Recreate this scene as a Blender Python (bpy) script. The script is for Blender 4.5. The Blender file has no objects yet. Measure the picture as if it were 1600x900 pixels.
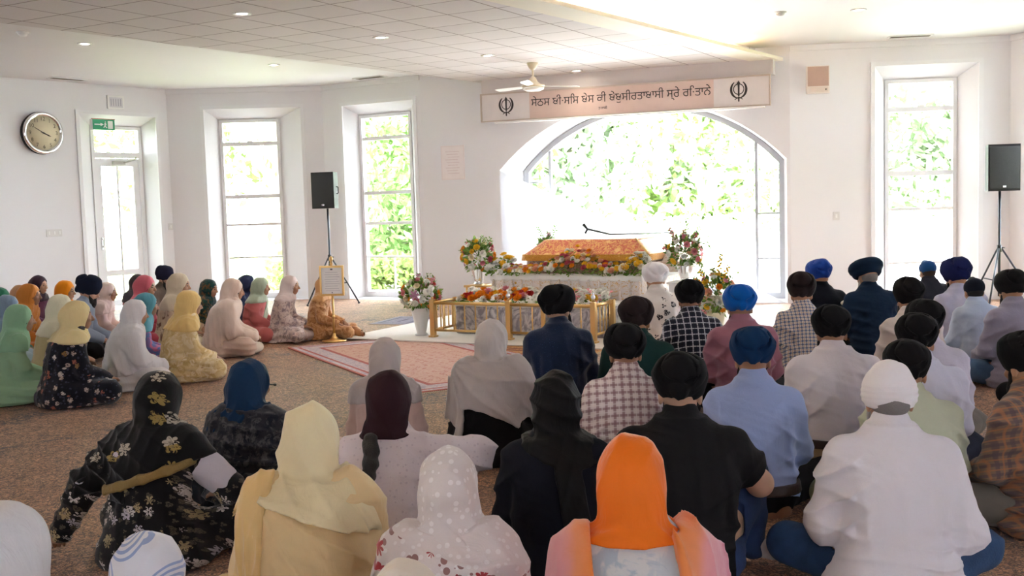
import bpy, bmesh, math, random
import numpy as np
from mathutils import Matrix, Vector
C = bpy.context.scene.collection
SC = bpy.context.scene
PI = math.pi

# ------------------------------------------------------------------ camera, world, lamps, exposure
cam_data = bpy.data.cameras.new('camera'); cam = bpy.data.objects.new('camera', cam_data); C.objects.link(cam)
cam_data.sensor_width = 36.0; cam_data.lens = 1650.0*36.0/1600.0; cam_data.clip_end = 300
_th = math.atan(132/1650.0); _ro = 0.03
_F = Vector((0, math.cos(_th), -math.sin(_th))); _R0 = Vector((1, 0, 0)); _U0 = Vector((0, math.sin(_th), math.cos(_th)))
_R = _R0*math.cos(_ro)-_U0*math.sin(_ro); _U = _U0*math.cos(_ro)+_R0*math.sin(_ro)
cam.matrix_world = Matrix(((_R.x, _U.x, -_F.x, 0), (_R.y, _U.y, -_F.y, 0), (_R.z, _U.z, -_F.z, 1.62), (0, 0, 0, 1)))
SC.camera = cam
SC.view_settings.view_transform = 'Standard'
try: SC.view_settings.look = 'None'
except Exception: pass
SC.view_settings.gamma = 1.0; SC.view_settings.use_curve_mapping = False
SC.view_settings.exposure = 2.2
SC.cycles.use_denoising = True
SC.cycles.max_bounces = 8; SC.cycles.diffuse_bounces = 5; SC.cycles.glossy_bounces = 3; SC.cycles.transmission_bounces = 4
SC.cycles.transparent_max_bounces = 12
SC.cycles.caustics_reflective = False; SC.cycles.caustics_refractive = False
SC.cycles.sample_clamp_indirect = 6.0
world = bpy.data.worlds.new('world'); SC.world = world; world.use_nodes = True
_bg = world.node_tree.nodes['Background']; _bg.inputs[0].default_value = (0.90, 0.95, 1.04, 1); _bg.inputs[1].default_value = 8.0
def lamp(name, kind, loc, power, color=(1, 1, 1), rot=None, size=None, size_y=None, **kw):
    l = bpy.data.lights.new(name, kind); l.energy = power; l.color = color
    if size is not None and kind == 'AREA': l.size = size
    if size_y is not None: l.shape = 'RECTANGLE'; l.size_y = size_y
    for k, v in kw.items(): setattr(l, k, v)
    o = bpy.data.objects.new(name, l); C.objects.link(o); o.location = loc
    if rot is not None: o.rotation_euler = rot
    return o
def portal(loc, rot, w, h):
    o = lamp('window_portal', 'AREA', loc, 1.0, rot=rot, size=w, size_y=h); o.data.cycles.is_portal = True; return o


# ------------------------------------------------------------------ object helpers
def link(name, me, mat=None, parent=None):
    o = bpy.data.objects.new(name, me); C.objects.link(o)
    if mat is not None and me is not None: me.materials.append(mat)
    if parent is not None: o.parent = parent
    return o
def empty(name, loc=(0, 0, 0), rz=0.0):
    o = bpy.data.objects.new(name, None); C.objects.link(o); o.location = loc; o.rotation_euler = (0, 0, rz); o.empty_display_size = .1
    return o
def tag(o, label, cat, group=None, kind=None):
    o['label'] = label; o['category'] = cat
    if group: o['group'] = group
    if kind: o['kind'] = kind
    return o
def structure(o, label=None, cat=None):
    o['kind'] = 'structure'
    if label: o['label'] = label
    if cat: o['category'] = cat
    return o
class MB:
    def __init__(s): s.v = []; s.f = []; s.sm = []
    def add(s, vs, fs, smooth=False):
        n = len(s.v); s.v += [tuple(map(float, p)) for p in vs]
        for f in fs: s.f.append(tuple(n+i for i in f)); s.sm.append(smooth)
        return s
    def box(s, lo, hi, M=None, bev=0.0):
        x0, y0, z0 = lo; x1, y1, z1 = hi
        bm = bmesh.new(); bmesh.ops.create_cube(bm, size=1)
        for v in bm.verts: v.co = Vector((x0+(v.co.x+.5)*(x1-x0), y0+(v.co.y+.5)*(y1-y0), z0+(v.co.z+.5)*(z1-z0)))
        if bev > 0: bmesh.ops.bevel(bm, geom=list(bm.edges), offset=bev, segments=2, affect='EDGES', profile=.5)
        bm.verts.index_update()
        vs = [M @ v.co if M else v.co.copy() for v in bm.verts]
        s.add(vs, [[v.index for v in f.verts] for f in bm.faces], bev > 0.004); bm.free(); return s
    def tube(s, pts, r, n=10, cap=True):
        pts = [Vector(p) for p in pts]; rs = r if isinstance(r, (list, tuple)) else [r]*len(pts)
        vs = []; fs = []
        prev = None
        for i, p in enumerate(pts):
            t = (pts[min(i+1, len(pts)-1)]-pts[max(i-1, 0)]).normalized()
            a = t.orthogonal().normalized() if prev is None else (prev-t*prev.dot(t)).normalized()
            prev = a; b = t.cross(a)
            for k in range(n):
                an = 2*PI*k/n; vs.append(p+(a*math.cos(an)+b*math.sin(an))*rs[i])
        for i in range(len(pts)-1):
            for k in range(n): fs.append((i*n+k, i*n+(k+1) % n, (i+1)*n+(k+1) % n, (i+1)*n+k))
        if cap: fs.append(tuple(range(n))[::-1]); fs.append(tuple((len(pts)-1)*n+k for k in range(n)))
        return s.add(vs, fs, True)
    def lathe(s, prof, c=(0, 0, 0), n=20, M=None):
        vs = []; fs = []
        for r, z in prof:
            for k in range(n):
                a = 2*PI*k/n; v = Vector((c[0]+r*math.cos(a), c[1]+r*math.sin(a), c[2]+z)); vs.append(M @ v if M else v)
        for i in range(len(prof)-1):
            for k in range(n): fs.append((i*n+k, i*n+(k+1) % n, (i+1)*n+(k+1) % n, (i+1)*n+k))
        fs.append(tuple(range(n))[::-1]); fs.append(tuple((len(prof)-1)*n+k for k in range(n)))
        return s.add(vs, fs, True)
    def prism(s, poly, z0, z1, M=None):
        n = len(poly)
        vs = [Vector((p[0], p[1], z0)) for p in poly]+[Vector((p[0], p[1], z1)) for p in poly]
        if M: vs = [M @ v for v in vs]
        return s.add(vs, [tuple(range(n))[::-1], tuple(range(n, 2*n))]+[(i, (i+1) % n, n+(i+1) % n, n+i) for i in range(n)])
    def build(s, name, mat=None, parent=None):
        me = bpy.data.meshes.new(name); me.from_pydata(s.v, [], s.f); me.polygons.foreach_set('use_smooth', s.sm); me.update()
        return link(name, me, mat, parent)
def frame2(P, t, n, z=0.0):
    """local (u along t, d along n, z up) -> world"""
    return Matrix(((t[0], n[0], 0, P[0]), (t[1], n[1], 0, P[1]), (0, 0, 1, z), (0, 0, 0, 1)))

# ------------------------------------------------------------------ materials
class NT:
    def __init__(s, name):
        s.m = bpy.data.materials.new(name); s.m.use_nodes = True; s.t = s.m.node_tree; s.t.nodes.clear()
        s.out = s.t.nodes.new('ShaderNodeOutputMaterial')
    def n(s, typ, **kw):
        nd = s.t.nodes.new('ShaderNode'+typ)
        for k, v in kw.items():
            if k.startswith('i_'):
                nd.inputs[k[2:].replace('_', ' ')].default_value = v
            elif k.startswith('p_'): setattr(nd, k[2:], v)
            elif k.startswith('n') and k[1:].isdigit(): s.lk(v, nd.inputs[int(k[1:])])
        return nd
    def lk(s, a, b):
        if hasattr(a, 'outputs'): a = a.outputs[0]
        if isinstance(a, bpy.types.NodeSocket): s.t.links.new(a, b)
        else:
            try: b.default_value = a
            except Exception: b.default_value = (*a, 1) if len(a) == 3 else a
    def math(s, op, a, b=0.0, c=0.0):
        nd = s.t.nodes.new('ShaderNodeMath'); nd.operation = op
        for i, v in enumerate((a, b, c)): s.lk(v, nd.inputs[i])
        return nd.outputs[0]
    def mix(s, fac, a, b, mode='MIX'):
        nd = s.t.nodes.new('ShaderNodeMix'); nd.data_type = 'RGBA'; nd.blend_type = mode
        s.lk(fac, nd.inputs[0]); s.lk(c4(a), nd.inputs[6]); s.lk(c4(b), nd.inputs[7]); return nd.outputs[2]
    def ramp(s, fac, stops, interp='LINEAR'):
        nd = s.t.nodes.new('ShaderNodeValToRGB'); nd.color_ramp.interpolation = interp
        e = nd.color_ramp.elements
        while len(e) < len(stops): e.new(.5)
        for el, (p, c) in zip(e, stops): el.position = p; el.color = c4(c)
        s.lk(fac, nd.inputs[0]); return nd.outputs[0]
    def obj(s): return s.t.nodes.new('ShaderNodeTexCoord').outputs['Object']
    def mapping(s, vec, loc=(0, 0, 0), rot=(0, 0, 0), sc=(1, 1, 1)):
        nd = s.t.nodes.new('ShaderNodeMapping'); s.lk(vec, nd.inputs[0]); nd.inputs[1].default_value = loc; nd.inputs[2].default_value = rot; nd.inputs[3].default_value = sc
        return nd.outputs[0]
    def noise(s, vec, scale, detail=2.0, rough=.5, dist=0.0):
        nd = s.t.nodes.new('ShaderNodeTexNoise'); s.lk(vec, nd.inputs['Vector']); nd.inputs['Scale'].default_value = scale
        nd.inputs['Detail'].default_value = detail; nd.inputs['Roughness'].default_value = rough; nd.inputs['Distortion'].default_value = dist
        return nd.outputs[0]
    def voro(s, vec, scale, rnd=1.0, feature='F1', dim='3D'):
        nd = s.t.nodes.new('ShaderNodeTexVoronoi'); nd.feature = feature; nd.voronoi_dimensions = dim
        s.lk(vec, nd.inputs['Vector']); nd.inputs['Scale'].default_value = scale
        if 'Randomness' in nd.inputs: nd.inputs['Randomness'].default_value = rnd
        return nd
    def sep(s, vec):
        nd = s.t.nodes.new('ShaderNodeSeparateXYZ'); s.lk(vec, nd.inputs[0]); return nd.outputs
    def comb(s, x, y, z):
        nd = s.t.nodes.new('ShaderNodeCombineXYZ')
        for i, v in enumerate((x, y, z)): s.lk(v, nd.inputs[i])
        return nd.outputs[0]
    def bump(s, h, strength=.3, dist=.01):
        nd = s.t.nodes.new('ShaderNodeBump'); nd.inputs['Strength'].default_value = strength; nd.inputs['Distance'].default_value = dist
        s.lk(h, nd.inputs['Height']); return nd.outputs[0]
    def bsdf(s, col, rough=.6, metal=0.0, normal=None, **kw):
        nd = s.t.nodes.new('ShaderNodeBsdfPrincipled'); nd.inputs['Specular IOR Level'].default_value = .5 if 'Sheen_Weight' not in kw else .12; s.lk(c4(col), nd.inputs['Base Color']); s.lk(rough, nd.inputs['Roughness']); s.lk(metal, nd.inputs['Metallic'])
        if normal is not None: s.lk(normal, nd.inputs['Normal'])
        for k, v in kw.items(): s.lk(v, nd.inputs[k.replace('_', ' ')])
        s.t.links.new(nd.outputs[0], s.out.inputs[0]); return nd
def c4(c):
    if isinstance(c, (tuple, list)) and len(c) == 3: return (c[0], c[1], c[2], 1.0)
    return c
_mc = {}
def cached(fn):
    def w(*a, **k):
        key = (fn.__name__, repr(a), repr(sorted(k.items())))
        if key not in _mc: _mc[key] = fn(*a, **k)
        return _mc[key]
    return w
def S(r, g, b):
    """sRGB 0-255 -> linear"""
    f = lambda c: (c/255/12.92) if c/255 <= .04045 else ((c/255+.055)/1.055)**2.4
    return (f(r), f(g), f(b))
@cached
def plain(name, col, rough=.6, metal=0.0, bump=0.0, bscale=40.0, var=0.06):
    t = NT(name); o = t.obj(); nz = t.noise(o, 6.0, 3)
    dk = tuple(c*(1-var) for c in col); lt = tuple(min(1, c*(1+var)) for c in col)
    c = t.mix(nz, dk, lt)
    nm = t.bump(t.noise(o, bscale, 3), bump, .01) if bump else None
    t.bsdf(c, rough, metal, nm); return t.m
@cached
def wall_mat(name, col, rough=.7):
    t = NT(name); o = t.obj()
    c = t.mix(t.noise(o, 1.3, 4), tuple(k*.965 for k in col), col)
    t.bsdf(c, rough, 0, t.bump(t.noise(o, 90, 2), .06, .004)); return t.m
@cached
def cloth(name, col, rough=.85, var=.10, sheen=.25, weave=260.0, wrinkle=.35):
    t = NT(name); o = t.obj()
    c = t.mix(t.noise(o, 5.0, 3), tuple(k*(1-var) for k in col), tuple(min(1, k*(1+var)) for k in col))
    w = t.math('ADD', t.math('MULTIPLY', t.noise(o, weave, 2), .10), t.noise(t.mapping(o, sc=(1, 1, .55)), 16, 3, .55, 1.2))
    t.bsdf(c, rough, 0, t.bump(w, wrinkle, .012), Sheen_Weight=(sheen if max(col) > .12 else .02), Sheen_Roughness=.4); return t.m
@cached
def silk(name, col, rough=.5, var=.12):
    t = NT(name); o = t.obj()
    c = t.mix(t.noise(o, 4.0, 3, .5, 1.0), tuple(k*(1-var) for k in col), tuple(min(1, k*(1+var)) for k in col))
    w = t.noise(t.mapping(o, sc=(1, 1, .35)), 20, 3, .5, 1.5)
    t.bsdf(c, rough, 0, t.bump(w, .35, .012), Sheen_Weight=(.35 if max(col) > .12 else .03), Sheen_Roughness=.3); return t.m
@cached
def plaid(name, base, s1, s2, px=.05, pz=.05, w1=.22, w2=.12, f1=.75, f2=.6):
    """woven check: stripes of s1 along both directions plus finer stripes of s2 between them"""
    t = NT(name); o = t.obj(); x, y, z = t.sep(o)
    x = t.math('ADD', x, t.math('MULTIPLY', t.noise(o, 5, 2), .02)); zz = t.math('ADD', z, t.math('MULTIPLY', y, .35))
    zz = t.math('ADD', zz, t.math('MULTIPLY', t.noise(o, 4.2, 2), .02))
    def stripe(v, p, w, off=0.0):
        q = t.math('FRACT', t.math('ADD', t.math('DIVIDE', v, p), 50+off)); q = t.math('ABSOLUTE', t.math('SUBTRACT', q, .5))
        nd = t.n('MapRange'); nd.interpolation_type = 'SMOOTHSTEP'; t.lk(q, nd.inputs[0]); nd.inputs[1].default_value = w/2+.05; nd.inputs[2].default_value = max(0.0, w/2-.03); nd.inputs[3].default_value = 0; nd.inputs[4].default_value = 1
        return nd.outputs[0]
    c = t.mix(t.math('MULTIPLY', stripe(x, px, w1), f1), base, s1); c = t.mix(t.math('MULTIPLY', stripe(zz, pz, w1), f1), c, s1)
    c = t.mix(t.math('MULTIPLY', stripe(x, px, w2, .5), f2), c, s2); c = t.mix(t.math('MULTIPLY', stripe(zz, pz, w2, .5), f2), c, s2)
    w = t.noise(o, 14, 3, .55, 1.0)
    t.bsdf(c, .85, 0, t.bump(w, .3, .012), Sheen_Weight=.2); return t.m
@cached
def floral(name, base, cols, scale=9.0, size=.34, petals=5.0, leaf=None, thresh=.35, flat=True, rough=.85, soft=.05):
    """scattered flowers: a voronoi cell centre each, petals by angle around it, the colour drawn per cell"""
    t = NT(name); o = t.obj(); x, y, z = t.sep(o)
    v = t.comb(x, t.math('MULTIPLY', y, .15), t.math('ADD', z, t.math('MULTIPLY', y, .5))) if flat else o
    def layer(sc, siz, pet, th, off):
        vo = t.voro(t.mapping(v, loc=off), sc, .9, 'F1', '2D' if False else '3D')
        sv = t.n('VectorMath', p_operation='SUBTRACT'); t.lk(t.mapping(v, loc=off, sc=(1, 1, 1)), sv.inputs[0])
        t.lk(vo.outputs['Position'], sv.inputs[1])
        dx, dy, dz = t.sep(sv.outputs[0])
        an = t.math('ARCTAN2', dz, dx); pr = t.math('ADD', .72, t.math('MULTIPLY', t.math('ABSOLUTE', t.math('COSINE', t.math('MULTIPLY', an, pet/2))), .45))
        rr = t.math('MULTIPLY', pr, siz); rnd = t.sep(vo.outputs['Color'])
        d = vo.outputs['Distance']
        m = t.math('LESS_THAN', d, rr); m = t.math('MULTIPLY', m, t.math('GREATER_THAN', rnd[1], th)); m = t.math('MULTIPLY', m, t.math('GREATER_THAN', t.noise(v, sc*5.5, 2, .6, 1.5), .44))
        core = t.math('LESS_THAN', d, t.math('MULTIPLY', rr, .28))
        return m, core, rnd[0]
    m, core, r = layer(scale, size, petals, thresh, (3.1, 1.7, 5.3))
    col = t.ramp(r, [((i+.5)/len(cols), c) for i, c in enumerate(cols)], 'CONSTANT') if len(cols) > 1 else cols[0]
    c = base
    if leaf is not None:
        m2, c2, r2 = layer(scale*1.9, size*.9, 3.0, .35, (.3, 8.1, 2.2)); c = t.mix(t.math('MULTIPLY', m2, .8), c, leaf)
    c = t.mix(m, c, col); c = t.mix(t.math('MULTIPLY', m, t.math('MULTIPLY', core, .6)), c, tuple(.35*k for k in cols[0]))
    t.bsdf(c, rough, 0, t.bump(t.noise(o, 14, 3, .55, 1.0), .3, .012), Sheen_Weight=.2); return t.m
@cached
def blotch(name, base, cols, scale=6.0, amount=.5, rough=.8):
    """printed or tie-dyed cloth: soft-edged patches of several colours"""
    t = NT(name); o = t.obj(); c = base
    for i, k in enumerate(cols):
        nz = t.noise(t.mapping(o, loc=(i*3.7, i*1.3, 5-i)), scale*(1+.3*i), 3, .6, 1.5)
        f = t.ramp(nz, [(.62-amount*.25, (0, 0, 0)), (.68-amount*.2, (1, 1, 1))]); c = t.mix(f, c, k)
    t.bsdf(c, rough, 0, t.bump(t.noise(o, 15, 3, .55, 1.2), .3, .012), Sheen_Weight=.25); return t.m
@cached
def lace(name, base, dot, scale=30.0, size=.3, rough=.8):
    t = NT(name); o = t.obj(); v = t.voro(o, scale, .6)
    m = t.math('LESS_THAN', v.outputs['Distance'], size)
    c = t.mix(t.math('MULTIPLY', m, .75), base, dot)
    t.bsdf(c, rough, 0, t.bump(t.math('ADD', t.noise(o, 14, 3, .55, 1.2), t.math('MULTIPLY', m, .15)), .35, .012), Sheen_Weight=.3); return t.m
@cached
def skin_mat(name, col):
    t = NT(name); o = t.obj()
    c = t.mix(t.noise(o, 14, 3), tuple(k*.88 for k in col), tuple(min(1, k*1.08) for k in col))
    t.bsdf(c, .5, 0, t.bump(t.noise(o, 150, 2), .06, .004), Subsurface_Weight=.08); return t.m
def denim(name, col):
    t = NT(name); o = t.obj()
    f = t.ramp(t.noise(o, 4.5, 3, .6), [(.40, (0, 0, 0)), (.62, (1, 1, 1))])
    c = t.mix(t.math('MULTIPLY', f, .45), col, tuple(min(1, k*2.6+.02) for k in col))
    t.bsdf(c, .85, 0, t.bump(t.math('ADD', t.noise(o, 200, 2), t.noise(o, 14, 3, .6, 1)), .35, .01)); return t.m
M_GOLD = None
def metal(name, col, rough=.25):
    return plain(name, col, rough, 1.0, 0, 40, .03)
def glass_mat(name, rough=0.0):
    t = NT(name)
    tr = t.n('BsdfTransparent'); tr.inputs[0].default_value = (.97, .985, .98, 1); gl = t.n('BsdfGlossy'); gl.inputs['Roughness'].default_value = .02
    fr = t.n('Fresnel'); fr.inputs[0].default_value = 1.45
    mx = t.n('MixShader'); t.lk(t.math('MULTIPLY', fr.outputs[0], .7), mx.inputs[0]); t.lk(tr, mx.inputs[1]); t.lk(gl, mx.inputs[2]); t.lk(mx, t.out.inputs[0])
    return t.m
def emit_mat(name, col, strength):
    t = NT(name); e = t.n('Emission'); e.inputs[0].default_value = c4(col); e.inputs[1].default_value = strength; t.lk(e, t.out.inputs[0]); return t.m
# ------------------------------------------------------------------ body and cloth modelling: distance fields meshed into smooth surfaces
def snets(d, lo, h):
    s = d < 0; n = d.shape
    cnt = np.zeros(tuple(k-1 for k in n), np.uint8)
    sl = (slice(0, -1), slice(1, None))
    for a in (0, 1):
        for b in (0, 1):
            for c in (0, 1): cnt += s[sl[a], sl[b], sl[c]]
    mask = (cnt > 0) & (cnt < 8)
    ijk = np.argwhere(mask)
    if not len(ijk): return np.zeros((0, 3)), np.zeros((0, 4), int)
    idx = np.full(mask.shape, -1, np.int64); idx[mask] = np.arange(len(ijk))
    pos = np.zeros((len(ijk), 3)); num = np.zeros(len(ijk))
    cv = {}
    for a in (0, 1):
        for b in (0, 1):
            for c in (0, 1): cv[a, b, c] = d[ijk[:, 0]+a, ijk[:, 1]+b, ijk[:, 2]+c]
    for ax in range(3):
        for u in (0, 1):
            for v in (0, 1):
                p0 = [u, v]; p0.insert(ax, 0); p1 = [u, v]; p1.insert(ax, 1)
                v0, v1 = cv[tuple(p0)], cv[tuple(p1)]; cr = (v0 < 0) != (v1 < 0)
                t = np.where(cr, v0/np.where(cr, v0-v1, 1), 0); e = np.zeros((len(ijk), 3)); e[:] = p0; e[:, ax] = t
                pos += e*cr[:, None]; num += cr
    verts = (ijk+pos/num[:, None])*h+lo
    quads = []
    for ax in range(3):
        o1, o2 = [k for k in range(3) if k != ax]
        A = [slice(1, -1)]*3; A[ax] = slice(0, -1); B = [slice(1, -1)]*3; B[ax] = slice(1, None)
        s0, s1 = s[tuple(A)], s[tuple(B)]; cr = np.argwhere(s0 != s1)
        if not len(cr): continue
        flip = s0[tuple(cr.T)]
        base = cr.copy(); base[:, o1] += 1; base[:, o2] += 1
        def cell(da, db):
            q = base.copy(); q[:, o1] -= da; q[:, o2] -= db; return idx[q[:, 0], q[:, 1], q[:, 2]]
        q = np.stack([cell(1, 1), cell(0, 1), cell(0, 0), cell(1, 0)], 1)
        if ax == 1: flip = ~flip
        q[~flip] = q[~flip][:, ::-1]
        quads.append(q)
    q = np.concatenate(quads); q = q[(q >= 0).all(1)]
    return verts, q
def smin(a, b, k):
    hh = np.clip(.5+.5*(b-a)/k, 0, 1); return b+(a-b)*hh-k*hh*(1-hh)
def smax(a, b, k): return -smin(-a, -b, k)
class Vol:
    def __init__(s, lo, hi, h):
        s.h = h; s.lo = np.array(lo, float)-2*h; hi = np.array(hi, float)+2*h
        s.n = np.ceil((hi-s.lo)/h).astype(int)+1
        s.ax = [(s.lo[i]+h*np.arange(s.n[i])).astype(np.float32) for i in range(3)]
        s.d = np.full(tuple(s.n), 5.0, np.float32)
    def blk(s, lo, hi):
        r = []
        for i in range(3):
            a = int(np.clip(np.floor((lo[i]-s.lo[i])/s.h), 0, s.n[i])); b = int(np.clip(np.ceil((hi[i]-s.lo[i])/s.h)+1, 0, s.n[i])); r.append(slice(a, b))
        X, Y, Z = s.ax[0][r[0]][:, None, None], s.ax[1][r[1]][None, :, None], s.ax[2][r[2]][None, None, :]
        return tuple(r), (X, Y, Z)
    def add(s, prim, k=.02):
        f, lo, hi = prim; pad = k+2*s.h; sl, P = s.blk(np.array(lo)-pad, np.array(hi)+pad)
        if min(P[0].size, P[1].size, P[2].size) == 0: return s
        s.d[sl] = smin(s.d[sl], f(*P), k) if k > 0 else np.minimum(s.d[sl], f(*P)); return s
    def cut(s, prim, k=.012):
        f, lo, hi = prim; pad = k+2*s.h; sl, P = s.blk(np.array(lo)-pad, np.array(hi)+pad)
        if min(P[0].size, P[1].size, P[2].size) == 0: return s
        s.d[sl] = smax(s.d[sl], -f(*P), k); return s
    def clip(s, fn, k=.012):
        s.d = smax(s.d, fn(s.ax[0][:, None, None], s.ax[1][None, :, None], s.ax[2][None, None, :]), k).astype(np.float32); return s
    def disp(s, fn, band=.035):
        w = np.argwhere(np.abs(s.d) < band)
        if len(w):
            p = (s.ax[0][w[:, 0]], s.ax[1][w[:, 1]], s.ax[2][w[:, 2]]); s.d[w[:, 0], w[:, 1], w[:, 2]] -= fn(*p).astype(np.float32)
        return s
    def mesh(s): return snets(s.d, s.lo, s.h)
def mk_mesh(name, vq, mats, parent=None, mi=None):
    v, q = vq; me = bpy.data.meshes.new(name)
    me.vertices.add(len(v)); me.vertices.foreach_set('co', v.astype(np.float32).ravel())
    me.loops.add(q.size); me.loops.foreach_set('vertex_index', q.astype(np.int32).ravel())
    me.polygons.add(len(q)); me.polygons.foreach_set('loop_start', np.arange(0, q.size, 4, dtype=np.int32)); me.polygons.foreach_set('loop_total', np.full(len(q), 4, np.int32))
    me.polygons.foreach_set('use_smooth', np.ones(len(q), bool))
    for m in mats: me.materials.append(m)
    if mi is not None: me.polygons.foreach_set('material_index', mi.astype(np.int32))
    me.update(calc_edges=True); me.validate()
    return link(name, me, None, parent)
A3 = lambda p: np.array(p, float)
def cone(a, b, ra, rb=None):
    rb = ra if rb is None else rb; a = A3(a); b = A3(b); ba = b-a; l2 = max(float(ba@ba), 1e-9)
    def f(x, y, z):
        t = np.clip(((x-a[0])*ba[0]+(y-a[1])*ba[1]+(z-a[2])*ba[2])/l2, 0, 1)
        return np.sqrt((x-a[0]-t*ba[0])**2+(y-a[1]-t*ba[1])**2+(z-a[2]-t*ba[2])**2)-(ra+(rb-ra)*t)
    return f, np.minimum(a-ra, b-rb), np.maximum(a+ra, b+rb)
def ell(c, r, R=None):
    c = A3(c); r = A3(r)
    def f(x, y, z):
        q = (x-c[0], y-c[1], z-c[2])
        if R is not None: q = tuple(q[0]*R[0, i]+q[1]*R[1, i]+q[2]*R[2, i] for i in range(3))
        k0 = np.sqrt((q[0]/r[0])**2+(q[1]/r[1])**2+(q[2]/r[2])**2)+1e-6
        k1 = np.sqrt((q[0]/r[0]**2)**2+(q[1]/r[1]**2)**2+(q[2]/r[2]**2)**2)+1e-6
        return k0*(k0-1)/k1
    e = r if R is None else np.full(3, r.max())
    return f, c-e, c+e
def torus(c, nrm, R_, r_, squash=1.0):
    c = A3(c); nrm = A3(nrm); nrm = nrm/np.linalg.norm(nrm)
    def f(x, y, z):
        q = (x-c[0], y-c[1], z-c[2]); hgt = q[0]*nrm[0]+q[1]*nrm[1]+q[2]*nrm[2]
        rad = np.sqrt(np.maximum(q[0]**2+q[1]**2+q[2]**2-hgt**2, 0))
        return np.sqrt((rad-R_)**2+(hgt/squash)**2)-r_
    e = np.full(3, R_+r_*max(1, squash)); return f, c-e, c+e
_rs = np.random.RandomState(5)
_ND = _rs.normal(size=(64, 3)); _ND /= np.linalg.norm(_ND, axis=1)[:, None]; _NP = _rs.uniform(0, 6.28, 64)
def nz(x, y, z, fr, seed=0):
    o = 0
    for i in range(5):
        k = (seed*5+i) % 64; d = _ND[k]*fr*(1+.35*i); o = o+np.sin(x*d[0]+y*d[1]+z*d[2]+_NP[k]+seed)
    return o/2.2
def fold(seed, d, freq, amp, warp=1.2, wf=6.0, mod=5.0, mask=None):
    d = A3(d); d = d/np.linalg.norm(d)
    def f(x, y, z):
        ph = 2*PI*freq*(x*d[0]+y*d[1]+z*d[2])+warp*nz(x, y, z, wf, seed)
        r = 1-np.abs(np.sin(ph/2)); v = amp*(r**1.5*1.15-.12)*np.clip(.45+.75*nz(x, y, z, mod, seed+3), 0, 1.25)
        return v*mask(x, y, z) if mask is not None else v
    return f
ss = lambda t: np.clip(t, 0, 1)**2*(3-2*np.clip(t, 0, 1))
def swag(seed, x0, z0, n, amp):
    """folds fanning out from one point (a shoulder, a knot)"""
    def f(x, y, z):
        r = np.sqrt((x-x0)**2+(z-z0)**2); ph = n*np.arctan2(z-z0, x-x0)+1.3*nz(x, y, z, 4, seed)
        return amp*((1-np.abs(np.sin(ph)))**1.6*1.15-.10)*ss(r/.16)*np.clip(.6+.6*nz(x, y, z, 5, seed+2), .1, 1.25)*np.where(y < .22, 1, .4)
    return f
def fsum(*fs): return lambda x, y, z: sum(f(x, y, z) for f in fs)

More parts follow.
